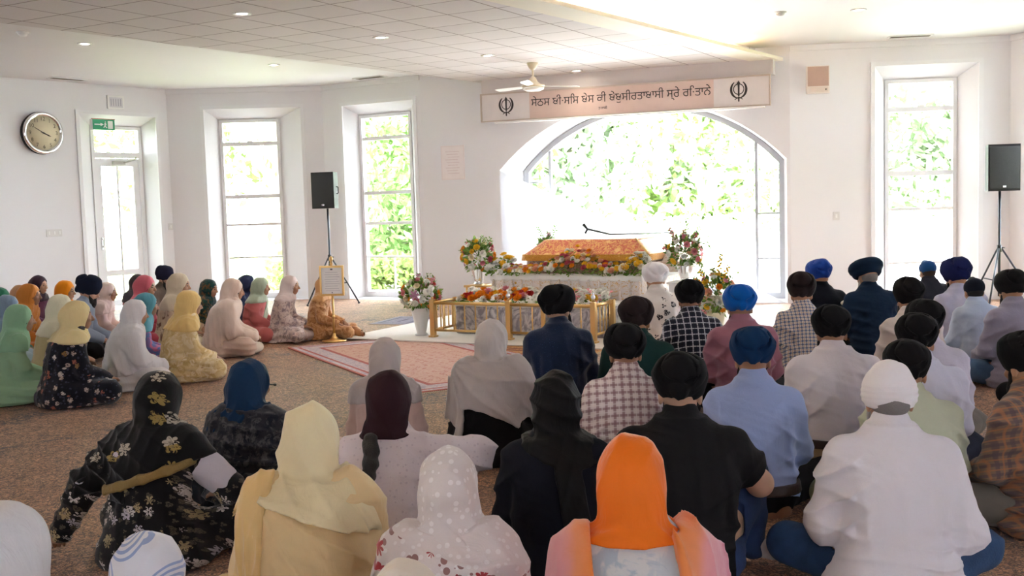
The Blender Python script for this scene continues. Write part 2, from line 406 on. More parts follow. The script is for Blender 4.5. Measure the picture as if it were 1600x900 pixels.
TZ = np.array([-.03, .06, .16, .27, .38, .47, .54, .585, .62, .66, .72])
TA = {'m': np.array([.165, .180, .167, .156, .163, .170, .162, .128, .088, .062, .058]), 'f': np.array([.175, .195, .172, .145, .142, .147, .138, .107, .073, .053, .050])}
TB = {'m': np.array([.12, .14, .13, .122, .126, .126, .112, .088, .070, .058, .055]), 'f': np.array([.125, .145, .132, .113, .115, .118, .106, .082, .062, .052, .050])}
_zf = np.linspace(-.03, .72, 151)
def smooth_tab(t):
    v = np.interp(_zf, TZ, t)
    for _ in range(14): v[1:-1] = .25*v[:-2]+.5*v[1:-1]+.25*v[2:]
    return v
class Fig:
    """a seated figure's skeleton, in its own frame: sits at the origin, faces +y"""
    def __init__(s, sex='m', lean=.07, wid=1.0, arms=None, legs=None, yaw=0.0, pitch=-8.0, hunch=.02, roll=0.0):
        s.sex = sex; s.wid = wid; s.lean = lean; s.hunch = hunch
        s.ta = smooth_tab(TA[sex])*wid; s.tb = smooth_tab(TB[sex])*(1+(wid-1)*.8)
        sx = (.150 if sex == 'm' else .128)*wid; sy = s.cy(.54)
        A = {'l': [(-sx-.052, sy+.04, .29), (-.15, .33, .20), (.75, .5, -.3)], 'r': [(sx+.052, sy+.04, .29), (.15, .33, .20), (-.75, .5, -.3)]}
        if arms: A.update(arms)
        s.sh = {'l': A3((-sx, sy, .528)), 'r': A3((sx, sy, .528))}; s.arm = {k: [A3(q) for q in v] for k, v in A.items()}
        L = {'l': [(-.095, .02, .105), (-.345, .27, .115), (.06, .33, .06), (.20, .35, .045)], 'r': [(.095, .02, .105), (.345, .27, .115), (-.06, .40, .06), (-.20, .42, .045)]}
        if legs: L.update(legs)
        s.leg = {k: [A3(q) for q in v] for k, v in L.items()}
        a, b, c = math.radians(yaw), math.radians(pitch), math.radians(roll)
        Rz = A3([[math.cos(a), -math.sin(a), 0], [math.sin(a), math.cos(a), 0], [0, 0, 1]]); Rx = A3([[1, 0, 0], [0, math.cos(b), -math.sin(b)], [0, math.sin(b), math.cos(b)]])
        Ry = A3([[math.cos(c), 0, math.sin(c)], [0, 1, 0], [-math.sin(c), 0, math.cos(c)]])
        s.R = Rz @ Rx @ Ry; s.hc = A3((0, s.cy(.64)+.040, .722))
    def cy(s, z): return s.lean*(np.clip(z, 0, .72)/.62)**1.6-s.hunch*np.sin(np.clip(z, 0, .64)*PI/.64)
    def H(s, p): return s.hc+s.R @ A3(p)
    def torso(s, off=0.0, z0=-.02, z1=.67, e=2.3, flare=None):
        def f(x, y, z):
            zz = z+0*x; a = np.interp(z, _zf, s.ta)+off; b = np.interp(z, _zf, s.tb)+off
            if flare is not None: g = flare(z); a = a+g; b = b+g
            q = (np.abs(x/a)**e+np.abs((y-s.cy(z))/b)**e)**(1/e)
            d = (q-1)*np.minimum(a, b)*.92
            return np.maximum(np.maximum(d, z-z1-off*.2), z0-z)
        m = .30*s.wid+off+.1; return f, A3((-m, -m, z0)), A3((m, m, z1+off))
    def armp(s, side, off=0.0, fore=True, upper=True, r=None):
        u0, u1, f1 = (.058, .045, .030) if s.sex == 'm' else (.050, .039, .026)
        if r: u0, u1, f1 = r
        sh, (el, wr, _) = s.sh[side], s.arm[side]; o = []
        w = .5+.5*s.wid
        if upper: o.append(cone(sh, el, u0*w+off, u1*w+off))
        if fore: o.append(cone(el, wr, u1*w+off, f1+off))
        return o
    def legp(s, side, off=0.0, shin=True):
        h, k, a, t = s.leg[side]; w = .4+.6*s.wid
        o = [cone(h, k, .088*w+off, .064*w+off)]
        if shin: o.append(cone(k, a, .060*w+off, .038+off))
        return o
    def hand(s, vol, side, h):
        el, wr, d = s.arm[side]; d = d/np.linalg.norm(d); sg = 1 if side == 'l' else -1
        fo = wr-el; fo = fo/np.linalg.norm(fo); up = A3((0, 0, 1)); up = up-d*(up@d); up = up/max(np.linalg.norm(up), 1e-3); sd = np.cross(d, up)*sg
        rm = max(.009, .8*h)
        for i, (o, ln) in enumerate(((-.030, .055), (-.010, .064), (.010, .060), (.029, .048))):
            kn = wr+d*.085+sd*o; vol.add(cone(wr+sd*o*.5, kn, .015, max(.012, rm)), .012)
            j1 = kn+d*ln*.6-up*.006; j2 = j1+d*ln*.42-up*.020
            vol.add(cone(kn, j1, rm+.001, rm), .004); vol.add(cone(j1, j2, rm, rm*.85), .003)
        t0 = wr+d*.025-sd*.022; t1 = t0+d*.035-sd*.028-up*.004; t2 = t1+d*.032-sd*.006-up*.008
        vol.add(cone(t0, t1, .013, .011), .010); vol.add(cone(t1, t2, max(.0105, rm), max(.009, rm)), .004)
    def body(s, h, hands=True):
        v = Vol((-.62*s.wid, -.26, -.01), (.62*s.wid, .64, .94), h)
        v.add(s.torso(-.006, z1=.635), .01)
        for sd in 'lr':
            for p in s.armp(sd): v.add(p, .03)
            for p in s.legp(sd, -.006): v.add(p, .03)
            if hands: s.hand(v, sd, h)
            an, toe = s.leg[sd][2], s.leg[sd][3]; fd = toe-an; v.add(cone(an, an+fd*.55, .036, .032), .02); v.add(cone(an+fd*.5, toe, .032, .020), .02); v.add(cone(an-fd*.18, an, .030, .034), .02)
        R = s.R; Hh = s.H
        v.add(cone((0, s.cy(.58), .58), Hh((0, -.015, -.06)), .066 if s.sex == 'm' else .054, .056 if s.sex == 'm' else .047), .03)
        v.add(ell(Hh((0, -.012, .035)), (.076, .096, .088), R), .02)
        v.add(ell(Hh((0, .030, -.030)), (.062, .066, .075), R), .03); v.add(ell(Hh((0, .060, -.082)), (.030, .026, .024), R), .03)
        v.add(cone(Hh((0, .092, .022)), Hh((0, .118, -.020)), .007, .012), .012)
        v.add(cone(Hh((-.010, .104, -.024)), Hh((.010, .104, -.024)), .010), .008)
        v.add(cone(Hh((-.035, .080, .034)), Hh((.035, .080, .034)), .011), .016)
        v.add(cone(Hh((-.016, .093, -.052)), Hh((.016, .093, -.052)), .009), .008); v.add(cone(Hh((-.014, .090, -.064)), Hh((.014, .090, -.064)), .008), .006)
        for sx in (-1, 1):
            v.cut(ell(Hh((sx*.032, .098, .012)), (.016, .014, .011), R), .012); v.add(ell(Hh((sx*.032, .080, .012)), (.014, .012, .010), R), .004)
            v.add(ell(Hh((sx*.045, .070, -.015)), (.020, .018, .018), R), .02)
            v.add(ell(Hh((sx*.078, -.005, -.005)), (.010, .020, .032), R), .008)
        return v.mesh()
    def facemi(s, vq):
        vv, q = vq; c = vv[q].mean(1); l = (c-s.hc) @ s.R; mi = np.zeros(len(q), int)
        for sx in (-1, 1):
            mi[(((l[:, 0]-sx*.032)/.013)**2+((l[:, 2]-.012)/.007)**2 < 1) & (l[:, 1] > .06)] = 1
            mi[(((l[:, 0]-sx*.034)/.020)**2+((l[:, 2]-.038)/.005)**2 < 1) & (l[:, 1] > .06)] = 1
        mi[((l[:, 0]/.022)**2+((l[:, 2]+.057)/.011)**2 < 1) & (l[:, 1] > .075)] = 2
        return mi
    # ---- clothes
    def shirt(s, h, sleeve='long', hem=.10, out=False, off=.019, seed=1, collar=True, fl=.0, amp=1.0, lap=False):
        v = Vol((-.60*s.wid, -.36, -.005), (.60*s.wid, .62, .74), h)
        flare = (lambda z: fl*ss((.26-z)/.26)) if fl else None
        v.add(s.torso(off, z0=max(hem-.0, -.005), z1=.648, flare=flare), .01)
        for sd in 'lr':
            for i, p in enumerate(s.armp(sd, off+.004, fore=(sleeve == 'long'))): v.add(p, .035)
            if sleeve == 'short':
                sh, el = s.sh[sd], s.arm[sd][0]; dd = el-sh
                v.clip(lambda x, y, z, a=sh+dd*.68, dd=dd/np.linalg.norm(dd), sg=(1 if sd == 'r' else -1): np.where(x*sg > .16*s.wid, (x-a[0])*dd[0]+(y-a[1])*dd[1]+(z-a[2])*dd[2], -1), .006)
            else:
                el, wr, _ = s.arm[sd]; dd = wr-el; dd = dd/np.linalg.norm(dd)
                v.cut((lambda x, y, z, a=wr-dd*.012, dd=dd: np.maximum(-((x-a[0])*dd[0]+(y-a[1])*dd[1]+(z-a[2])*dd[2]), np.sqrt((x-wr[0])**2+(y-wr[1])**2+(z-wr[2])**2)-.11), wr-.12, wr+.12), .004)
            if lap:
                for p in s.legp(sd, .022, shin=False): v.add(p, .05)
                v.add(cone(s.leg[sd][1], (0, .33, .07), .085, .07), .05)
        if collar: v.add(cone((0, s.cy(.60)+.002, .598), (0, s.cy(.66)+.012, .648), .090, .074), .022)
        mz = lambda x, y, z: ss((.38-z)/.2); mt = lambda x, y, z: ss((z-.18)/.15)*ss((.60-z)/.08)*(.22+.90*ss((np.abs(x)-.05)/.11))
        v.disp(fsum(fold(seed, (.5, .1, .85), 9, .013*amp, 2.6, 4, 5, mt), fold(seed+1, (-.55, .1, .8), 8.5, .013*amp, 2.6, 4, 6, mt), fold(seed+2, (.12, 0, 1), 15, .013*amp, 2.8, 5, 5, lambda x, y, z: mz(x, y, z)*(.3+.7*ss((np.abs(x)-.02)/.12))),
                    fold(seed+4, (1, .3, .15), 9, .006*amp, 2.2, 4, 5), fold(seed+6, (.3, .3, .9), 26, .0015*amp, 2.5, 9, 8), lambda x, y, z: .010*amp*np.exp(-((np.abs(x)-s.sh['r'][0]+.02)/.02)**2)*-ss((.50-z)/.1)*ss((z-.2)/.1)))
        v.clip(lambda x, y, z: .002-z+0*x+0*y, .004)
        return v.mesh()
    def trousers(s, h, seed=2, off=.014, shin=True):
        v = Vol((-.55*s.wid, -.25, -.005), (.55*s.wid, .58, .62), h)
        v.add(ell((0, .0, .10), (.195*s.wid, .155*s.wid, .13)), .02)
        for sd in 'lr':
            for p in s.legp(sd, off, shin): v.add(p, .03)
        v.clip(lambda x, y, z: np.where((np.abs(x) < .2*s.wid) & (y < .12), z-.17, -1)+0*x, .01)
        v.disp(fsum(fold(seed, (.8, .5, .3), 9, .010, 1.8, 6, 6), fold(seed+2, (-.7, .6, .4), 10, .008, 1.8, 6, 6)))
        v.clip(lambda x, y, z: .001-z+0*x+0*y, .004)
        return v.mesh()
    def turban(s, h, style='round', tw=1.0, seed=3):
        R, Hh = s.R, s.H; k = tw*.96
        v = Vol(s.hc-.22*k, s.hc+.26*k, h)
        L = lambda x, y, z: ((x-s.hc[0])*R[0, 0]+(y-s.hc[1])*R[1, 0]+(z-s.hc[2])*R[2, 0], (x-s.hc[0])*R[0, 1]+(y-s.hc[1])*R[1, 1]+(z-s.hc[2])*R[2, 1], (x-s.hc[0])*R[0, 2]+(y-s.hc[1])*R[1, 2]+(z-s.hc[2])*R[2, 2])
        if style in ('round', 'tall'):
            up = .022 if style == 'tall' else 0
            v.add(ell(Hh((0, -.008, .082+up*.6)), (.116*k, .136*k, .086+up*.4), R), .01)
            v.add(ell(Hh((0, -.004, .022)), (.086*k, .108*k, .046), R), .04)
            v.add(ell(Hh((0, .020, .126+up)), (.090*k, .092*k, .048), R), .03)
            v.add(ell(Hh((0, -.062*k, .098+up)), (.074*k, .084*k, .074), R), .006)
            gn = R @ A3((.10*math.sin(seed), -.80, .60)); gc = Hh((0, -.082*k, .104+up))
            v.cut(torus(gc, gn, .078*k, .011), .010); v.cut(torus(Hh((0, -.045*k, .092+up)), gn, .114*k, .006), .010)
            v.add(ell(Hh((0, -.118*k, .016)), (.026, .020, .034), R), .025)
            def pl(x, y, z):
                a, b, c = L(x, y, z); an = np.arctan2(a, c+.05); r = np.sqrt(a*a+(c-.09-up)**2)
                return np.where(r > .074*k, .0045*(1-np.abs(np.sin(an*5.5+seed+1.5*np.sin(r*26+seed))))**2+.0025*np.abs(np.sin(r*110+2.5*an+seed)), .0015*np.sin(a*120+c*60+seed))*np.where(b < .05, 1, .5)
        elif style == 'bowl':
            v.add(ell(Hh((0, -.010, .060)), (.108*k, .126*k, .094), R), .01)
            v.add(torus(Hh((0, -.006, .035)), R @ A3((0, -.08, 1)), .080*k, .038*k, 1.5), .012)
            v.add(ell(Hh((0, -.02, .125)), (.05, .06, .03), R), .03)
            def pl(x, y, z):
                a, b, c = L(x, y, z); up = ss((c-.06)/.02)
                return .004*np.abs(np.sin(a*70+2*nz(x, y, z, 9, seed)))*up+.004*np.abs(np.sin(c*150+a*6+1.2*nz(x, y, z, 8, seed)))*(1-up)
        elif style == 'brim':
            v.add(ell(Hh((0, .008, .075)), (.110*k, .130*k, .066), R), .01)
            v.add(torus(Hh((0, .012, .098)), R @ A3((0, .22, .97)), .096*k, .040*k, 1.05), .012)
            v.add(torus(Hh((0, .006, .050)), R @ A3((0, .16, .98)), .086*k, .028*k, 1.2), .010)
            def pl(x, y, z):
                a, b, c = L(x, y, z); return .0035*np.abs(np.sin(c*120+a*14+nz(x, y, z, 9, seed)))
        else:
            v.add(ell(Hh((0, -.012, .048)), (.088, .108, .084), R), .01); v.add(ell(Hh((0, .03, .128)), (.03, .03, .022), R), .015)
            def pl(x, y, z):
                a, b, c = L(x, y, z); return .003*np.abs(np.sin(a*60+b*30+nz(x, y, z, 9, seed)))
        v.disp(pl, .02)
        return v.mesh()
    def beard(s, h):
        v = Vol(s.hc+A3((-.12, -.1, -.24)), s.hc+A3((.12, .2, .06)), h); R, Hh = s.R, s.H
        v.add(ell(Hh((0, .058, -.105)), (.056, .048, .070), R), .02); v.add(ell(Hh((0, .085, -.052)), (.034, .020, .022), R), .02)
        for sx in (-1, 1): v.add(cone(Hh((sx*.066, .036, -.015)), Hh((sx*.044, .060, -.085)), .010, .026), .02)
        v.cut(ell(Hh((0, .108, -.057)), (.020, .012, .008), R), .005)
        v.disp(lambda x, y, z: .004*np.sin(x*140+z*40+2*nz(x, y, z, 14, 3)), .02)
        return v.mesh()
    def haircap(s, h, bun=True):
        v = Vol(s.hc-.2, s.hc+.2, h); R, Hh = s.R, s.H
        v.add(ell(Hh((0, -.018, .034)), (.079, .096, .089), R), .01)
        for sx in (-1, 1): v.add(ell(Hh((sx*.066, .030, .0)), (.012, .028, .050), R), .02)
        v.cut(ell(Hh((0, .105, -.015)), (.060, .062, .092), R), .01)
        if bun: v.add(ell(Hh((0, -.105, -.005)), (.045, .035, .04), R), .02)
        return v.mesh()
    def hair_nape(s, h):
        v = Vol(s.hc-.2, s.hc+.2, h); R, Hh = s.R, s.H
        v.add(ell(Hh((0, -.026, .000)), (.073, .084, .056), R), .01); v.cut(ell(Hh((0, .10, 0)), (.2, .075, .2), R), .01)
        return v.mesh()
    def scarf(s, h, off=.030, keep=None, seed=4, fdir=(.75, 0, .55), amp=1.0, bun=.0, arms=True, fore=False, hood=True, face=1.0, extra=(), drape=True, point=0.0, kn=.06, fq=7.5, sw=None):
        """a head veil: hood round the head, falling on the shoulders and as far as keep(x, y, z) > 0"""
        v = Vol((-.56*s.wid, -.40, .0), (.56*s.wid, .56, .96), h); R, Hh = s.R, s.H
        if drape:
            t = s.torso(off, z0=.0, z1=.60); ap = [p for sd in 'lr' for p in s.armp(sd, off+.006, fore=fore)] if arms else []
            kp = keep or (lambda x, y, z: z-.47+.10*np.abs(x))
            def f(x, y, z):
                d = t[0](x, y, z)
                for p in ap: d = smin(d, p[0](x, y, z), .06)
                return smax(d, -kp(x, y, z)*.8, .010)
            m = .55*s.wid
            v.add((f, A3((-m, -.34, 0)), A3((m, .54, .68))), .01)
        if hood:
            v.add(ell(Hh((0, -.024, .022)), (.094, .118, .113), R), .02)
            v.add(ell(Hh((0, -.040, -.045)), (.079, .096, .084), R), .03)
            v.add(cone(Hh((0, -.045, -.05)), (0, s.cy(.58)-.005, .575), .074, .100), kn)
            if bun: v.add(ell(Hh((0, -.115, .0)), (.055, .045, .055), R), .04)
            if point: v.add(cone(Hh((0, -.10, -.05)), (0, s.cy(.5)-.12, .50), .06, .03), .05)
        for p in extra: v.add(p, .03)
        if hood:
            fl = lambda x, y, z: ss((z-.5)/.1)
            mk = lambda x, y, z: .60+.50*ss((s.hc[2]-.02-z)/.12)
            def rim(x, y, z):
                c = (x-s.hc[0])*R[0, 1]+(y-s.hc[1])*R[1, 1]+(z-s.hc[2])*R[2, 1]; return .0055*np.exp(-((c-.035)/.016)**2)*ss((z-s.hc[2]+.06)/.05)
            v.disp(rim, .03)
            v.disp(fsum(fold(seed, fdir, fq*1.35, .013*amp, 2.0, 4, 4, mk), fold(seed+1, (.35, .9, .2), 13, .009*amp, 2.0, 5, 5, mk), fold(seed+2, (.95, -.2, -.15), 17, .006*amp, 1.8, 5, 4, mk)), .04)
            if drape: v.clip(lambda x, y, z: np.where(z < s.hc[2]-.09, -kp(x, y, z), -1)+0*x+0*y, .010)
            v.cut(ell(Hh((0, .125, -.018)), (.068*face, .085, .100*face), R), .012)
        else:
            v.disp(fsum(fold(seed, fdir, fq*1.5, .015*amp, 2.4, 4, 4), fold(seed+1, (.9, -.3, -.25), 16, .008*amp, 2.0, 5, 4), fold(seed+2, (.3, .2, .9), 24, .005*amp, 2.0, 7, 6)), .04)
        if sw: v.disp(swag(seed, *sw), .04)
        v.clip(lambda x, y, z: .002-z+0*x+0*y, .004)
        return v.mesh()
    def tube(s, pts, h, k=.02, bump_=None, band=.02):
        p = A3([q[0] for q in pts]); r = [q[1] for q in pts]; m = max(r)
        v = Vol(p.min(0)-m, p.max(0)+m, h)
        for i in range(len(p)-1): v.add(cone(p[i], p[i+1], r[i], r[i+1]), k)
        if bump_: v.disp(bump_, band)
        return v.mesh()
LIPS = {}
def skin(kind):
    col = {'light': (.56, .33, .22), 'mid': (.42, .225, .135), 'dark': (.30, .15, .085)}[kind]
    return skin_mat('skin_'+kind, col), tuple(c*k for c, k in zip(col, (.85, .55, .55)))
DARKHAIR = (.012, .010, .009)
def person(label, top, heading, h_total=None, fig=None, sk='mid', res=None, group=None, beard='black', **g):
    """one seated person: the body is the object, hair and each garment its children. top = world point of the crown of the head-dress"""
    F = fig; D = math.hypot(top[0], top[1]); h = res or float(np.clip(D*.00125, .0062, .0125))
    cover = {'round': .176, 'tall': .200, 'bowl': .156, 'brim': .150, 'patka': .140}[g['turban'][0]] if 'turban' in g else (.134 if 'scarf' in g else .130)
    tl = F.H((0, -.01, cover)); SCL = top[2]/tl[2]; a = math.radians(heading)
    off = SCL*np.array([math.cos(a)*tl[0]-math.sin(a)*tl[1], math.sin(a)*tl[0]+math.cos(a)*tl[1]])
    sm, lipc = skin(sk); vq = F.body(h)
    o = mk_mesh('person', vq, [sm, plain('eye_dark', (.02, .014, .012), .3), plain('lips_'+sk, lipc, .45)], None, F.facemi(vq))
    o.location = (top[0]-off[0], top[1]-off[1], 0.004); o.rotation_euler = (0, 0, a); o.scale = (SCL,)*3
    tag(o, label, 'person', group)
    if 'shirt' in g: mt, kw = g['shirt']; mk_mesh(kw.pop('name', 'shirt'), F.shirt(h, **kw), [mt], o)
    if 'trousers' in g: mk_mesh('trousers', F.trousers(h*1.2), [g['trousers']], o)
    if 'turban' in g:
        st, mt, kw = g['turban']; mk_mesh(kw.pop('name', 'turban'), F.turban(h*.8, st, **kw), [mt], o)
        if beard: mk_mesh('beard', F.beard(h), [plain('beard_'+beard, {'black': DARKHAIR, 'grey': (.32, .31, .30), 'white': (.7, .69, .67)}[beard], .9, 0, .8, 160)], o)
        if g.get('nape'): mk_mesh('hair', F.hair_nape(h), [plain('hair_'+g['nape'], {'black': DARKHAIR, 'grey': (.22, .20, .19), 'brown': (.05, .03, .02)}[g['nape']], .8, 0, .8, 160)], o)
    if 'scarf' in g:
        mt, kw = g['scarf']; mk_mesh('hair', F.haircap(h*1.1), [plain('hair_black', DARKHAIR, .55, 0, .6, 160)], o)
        mk_mesh(kw.pop('name', 'headscarf'), F.scarf(h, **kw), [mt], o)
    for nm, mt, vq2 in g.get('extra', lambda F, h: [])(F, h): mk_mesh(nm, vq2, [mt], o)
    return o
# ------------------------------------------------------------------ the room shell
PA, PB, PC, PD, PE, PF = [np.array(p, float) for p in ((-8.0, 16.5), (-6.05, 19.0), (-3.3, 19.12), (-1.45, 18.0), (4.20, 15.82), (7.3, 15.45))]
PA2 = np.array((-12.305, 10.98)); PG = np.array((8.3, 11.5)); PH = np.array((9.0, 10.8))
HC, HT = 3.82, 3.62
WALL = wall_mat('wall_paint', S(237, 236, 238)); TRIM = wall_mat('trim_paint', S(240, 240, 242), .45); CEIL = wall_mat('ceiling_paint', S(234, 231, 232))
GREYF = plain('grey_frame', S(168, 168, 172), .5)
def axes(P, Q):
    L = np.linalg.norm(Q-P); t = (Q-P)/L; return L, t, np.array((-t[1], t[0]))
def wall(name, P, Q, holes=(), mat=None, z1=HC, label=None):
    """holes: (front outline, back outline, depth) in (u, z); front and back joined by splayed jambs"""
    L, t, n = axes(P, Q); M = frame2(P, t, n); bm = bmesh.new()
    def loop(pts, d): 
        vs = [bm.verts.new(M @ Vector((u, d, z))) for u, z in pts]; return vs, [bm.edges.new((vs[i], vs[(i+1) % len(vs)])) for i in range(len(vs))]
    _, ed = loop([(0, 0), (L, 0), (L, z1), (0, z1)], 0); edges = list(ed)
    js = []
    for fr, bk, dep in holes:
        v1, e1 = loop(fr, 0); edges += e1; js.append((v1, bk, dep))
    bmesh.ops.triangle_fill(bm, edges=edges, use_beauty=True)
    dmax = .55 if any(h[2] > .4 for h in holes) else .30
    ed2 = []
    _, e = loop([(-.05, -.12), (L+.05, -.12), (L+.05, z1), (-.05, z1)], dmax); ed2 += e
    for v1, bk, dep in js:
        v2 = [bm.verts.new(M @ Vector((u, dep, z))) for u, z in bk]; v3, e3 = loop(bk, dmax); ed2 += e3
        k = len(v1)
        for i in range(k):
            bm.faces.new((v1[i], v1[(i+1) % k], v2[(i+1) % k], v2[i])); bm.faces.new((v2[i], v2[(i+1) % k], v3[(i+1) % k], v3[i]))
    bmesh.ops.triangle_fill(bm, edges=ed2, use_beauty=True)
    me = bpy.data.meshes.new(name); bm.to_mesh(me); bm.free(); o = link(name, me, mat or WALL)
    return structure(o, label)
def rect(u0, u1, z0, z1): return [(u0, z0), (u1, z0), (u1, z1), (u0, z1)]
W2o, W2i = (.65, 2.36), (.85, 1.93); W3o, W3i = (.47, 2.02), (.62, 1.76); WRo, WRi = (1.22, 2.68), (1.42, 2.45); DRo, DRi = (1.48, 2.92), (1.84, 2.80)
GZ = .03
# arch outlines
def arch(u0, u1, zs, rise, n=28, z0=.0):
    hw = (u1-u0)/2; c = (u0+u1)/2; R = (hw*hw+rise*rise)/(2*rise); pts = [(u0, z0), (u1, z0)]
    for i in range(n+1):
        a = u1-(u1-u0)*i/n; pts.append((a, zs+rise-(R-math.sqrt(max(0, R*R-(a-c)**2)))))
    return pts
ARo = arch(1.40, 6.0, 2.17, 1.0, z0=.0); ARi = arch(1.66, 5.92, 2.15, .97, z0=.03)
wall('wall_left', PA2, PB, [(rect(7.0+DRo[0]-0, 7.0+DRo[1], 0, 3.32), rect(7.0+DRi[0], 7.0+DRi[1], GZ, 3.16), .30)])
wall('wall_left_bay', PB, PC, [(rect(*W2o, 0, 3.45), rect(*W2i, GZ, 3.28), .28)])
wall('wall_left_chamfer', PC, PD, [(rect(*W3o, 0, 3.42), rect(*W3i, GZ, 3.26), .28)])
wall('wall_arch', PD, PE, [(ARo, ARi, .50)])
wall('wall_right_bay', PE, PF, [(rect(*WRo, 0, 3.46), rect(*WRi, GZ, 3.28), .28)])
wall('wall_right', PF, PG, [(rect(.42, 1.9, 0, 3.45), rect(.55, 1.75, GZ, 3.28), .28)])
wall('wall_right_pier', PG, PH)
def rear_fill(name, P, Q, n, z0=.7, z1=3.2, w=2.3):  # unseen wall behind the camera; its openings are added and sized for fill daylight
    L, tt, nn = axes(P, Q); hs = []
    for i in range(n):
        c = L*(i+.5)/n; hs.append((rect(c-w/2, c+w/2, z0, z1), rect(c-w/2+.05, c+w/2-.05, z0+.05, z1-.05), .2))
        p = P+tt*c+nn*.36; portal((p[0], p[1], (z0+z1)/2), (math.radians(90), 0, math.atan2(tt[1], tt[0])), w, z1-z0)
    wall(name, P, Q, hs)
rear_fill('wall_right_rear', PH, np.array((9.0, -4.0)), 2, 1.3, 2.7, .68); rear_fill('wall_back', np.array((9.0, -4.0)), np.array((-12.2, -4.0)), 4, 1.3, 2.7, .68); rear_fill('wall_left_rear', np.array((-12.2, -4.0)), PA2, 2, 1.3, 2.7, .68)
for P, Q, u0, u1, zc, hh in ((PB, PC, *W2i, 1.65, 3.2), (PC, PD, *W3i, 1.65, 3.2), (PE, PF, *WRi, 1.65, 3.2), (PF, PG, .55, 1.75, 1.65, 3.2), (PA2, PB, 7+DRi[0], 7+DRi[1], 1.6, 3.1), (PD, PE, 1.66, 5.92, 1.58, 3.12)):
    L, tt, nn = axes(P, Q); p = P+tt*(u0+u1)/2+nn*.62; portal((p[0], p[1], zc), (math.radians(90), 0, math.atan2(tt[1], tt[0])), u1-u0, hh)
poly = [(-12.2, -4.0), (9.0, -4.0), tuple(PH), tuple(PG), tuple(PF), tuple(PE), tuple(PD), tuple(PC), tuple(PB), tuple(PA2)]
# carpet: tan pile with a dense swirling dark and navy figure
t = NT('carpet'); o = t.obj()
def squig(loc, sc, lo, hi):
    nn_ = t.noise(t.mapping(o, loc=loc), sc, 3, .6, 2.6); return t.ramp(t.math('ABSOLUTE', t.math('SUBTRACT', nn_, .5)), [(lo, (1, 1, 1)), (hi, (0, 0, 0))])
pt = t.noise(o, 1.5, 3, .6, 1.0); pt2 = t.noise(t.mapping(o, loc=(5, 3, 0)), 3.4, 3, .6, 1.5)
c = t.mix(pt2, S(212, 163, 126), S(190, 138, 104))
c = t.mix(t.math('MULTIPLY', squig((7, 1, 0), 13, .012, .05), .75), c, S(222, 182, 146))
k1 = squig((0, 0, 0), 11.5, .026, .055); k2 = squig((3, 9, 0), 15, .022, .05)
c = t.mix(t.math('MULTIPLY', k1, .85), c, S(92, 72, 64)); c = t.mix(t.math('MULTIPLY', k2, .8), c, S(70, 62, 66))
c = t.mix(t.math('MULTIPLY', t.ramp(pt, [(.54, (0, 0, 0)), (.62, (1, 1, 1))]), t.ramp(t.noise(t.mapping(o, loc=(1, 8, 0)), 14, 3, .6, 2.0), [(.46, (0, 0, 0)), (.54, (.85, .85, .85))])), c, S(48, 58, 76))
t.bsdf(c, .55, 0, t.bump(t.math('ADD', t.noise(o, 300, 2), t.math('MULTIPLY', k1, -.7)), .35, .006), Sheen_Weight=.10, Sheen_Roughness=.35, Sheen_Tint=(1.0, .86, .74)).inputs['Specular IOR Level'].default_value = .30
CARPET = t.m
structure(MB().prism(poly, -.12, 0).build('floor', CARPET), 'tan carpet with a dense dark swirling pattern')
structure(MB().prism(poly, HC, HC+.15).build('ceiling', CEIL), 'smooth off-white upper ceiling')
# dropped tiled ceiling band with a lighting ledge along its right edge
dL = np.array((.582, .813)); qL1 = np.array((-.11, 18.07)); qR1 = np.array((4.38, 16.9)); qR2 = np.array((4.14, 15.89))
def online(q, y): return q-dL*((q[1]-y)/dL[1])
t = NT('ceiling_tiles'); o = t.obj(); mp = t.mapping(o, rot=(0, 0, math.radians(29)))
br = t.t.nodes.new('ShaderNodeTexBrick'); t.lk(mp, br.inputs['Vector']); br.offset = 0.0; br.squash = 1.0
br.inputs['Color1'].default_value = c4(S(222, 215, 214)); br.inputs['Color2'].default_value = c4(S(215, 208, 207)); br.inputs['Mortar'].default_value = c4(S(150, 136, 132))
br.inputs['Scale'].default_value = 1.0; br.inputs['Mortar Size'].default_value = .010; br.inputs['Brick Width'].default_value = .60; br.inputs['Row Height'].default_value = .60; br.inputs['Mortar Smooth'].default_value = .3
t.bsdf(br.outputs['Color'], .9, 0, t.bump(t.math('ADD', t.math('MULTIPLY', br.outputs['Fac'], -1.0), t.math('MULTIPLY', t.noise(o, 120, 3), .15)), .5, .01))
a0 = online(qL1, 1.2); b0 = online(qR1, -3.9)
def clipwall(q):
    # meet the arch wall
    L, tt, nn = axes(PD, PE); k = ((PD-q) @ nn)/(dL @ nn); return q+dL*(k-.002)
structure(MB().prism([tuple(a0), (-12.15, -3.9), tuple(b0), tuple(clipwall(qR1)), tuple(clipwall(qL1))], HT, HC-.001).build('ceiling_tiled', t.m), 'dropped ceiling band of square acoustic tiles')
c0 = online(qR2, -3.9)
LEDGE = wall_mat('ledge_paint', S(238, 230, 214))
structure(MB().prism([tuple(b0), tuple(c0), tuple(clipwall(qR2)), tuple(clipwall(qR1))], HT-.012, HT+.035).build('trim_light_ledge', LEDGE), 'plain ledge hiding the cove lighting')
# cove lamp lying on the ledge, a continuous warm strip
ce = clipwall(qR1)-dL*1.0; cs = online(qR1, 1.0); pv = np.array((dL[1], -dL[0]))
cm = (ce+cs)/2+pv*.16; cl = float(np.linalg.norm(ce-cs))
lamp('cove_strip_light', 'AREA', (cm[0], cm[1], HT+.06), 95, (1.0, .80, .50), rot=(math.radians(180-25), 0, math.atan2(dL[1], dL[0])), size=cl, size_y=.05)
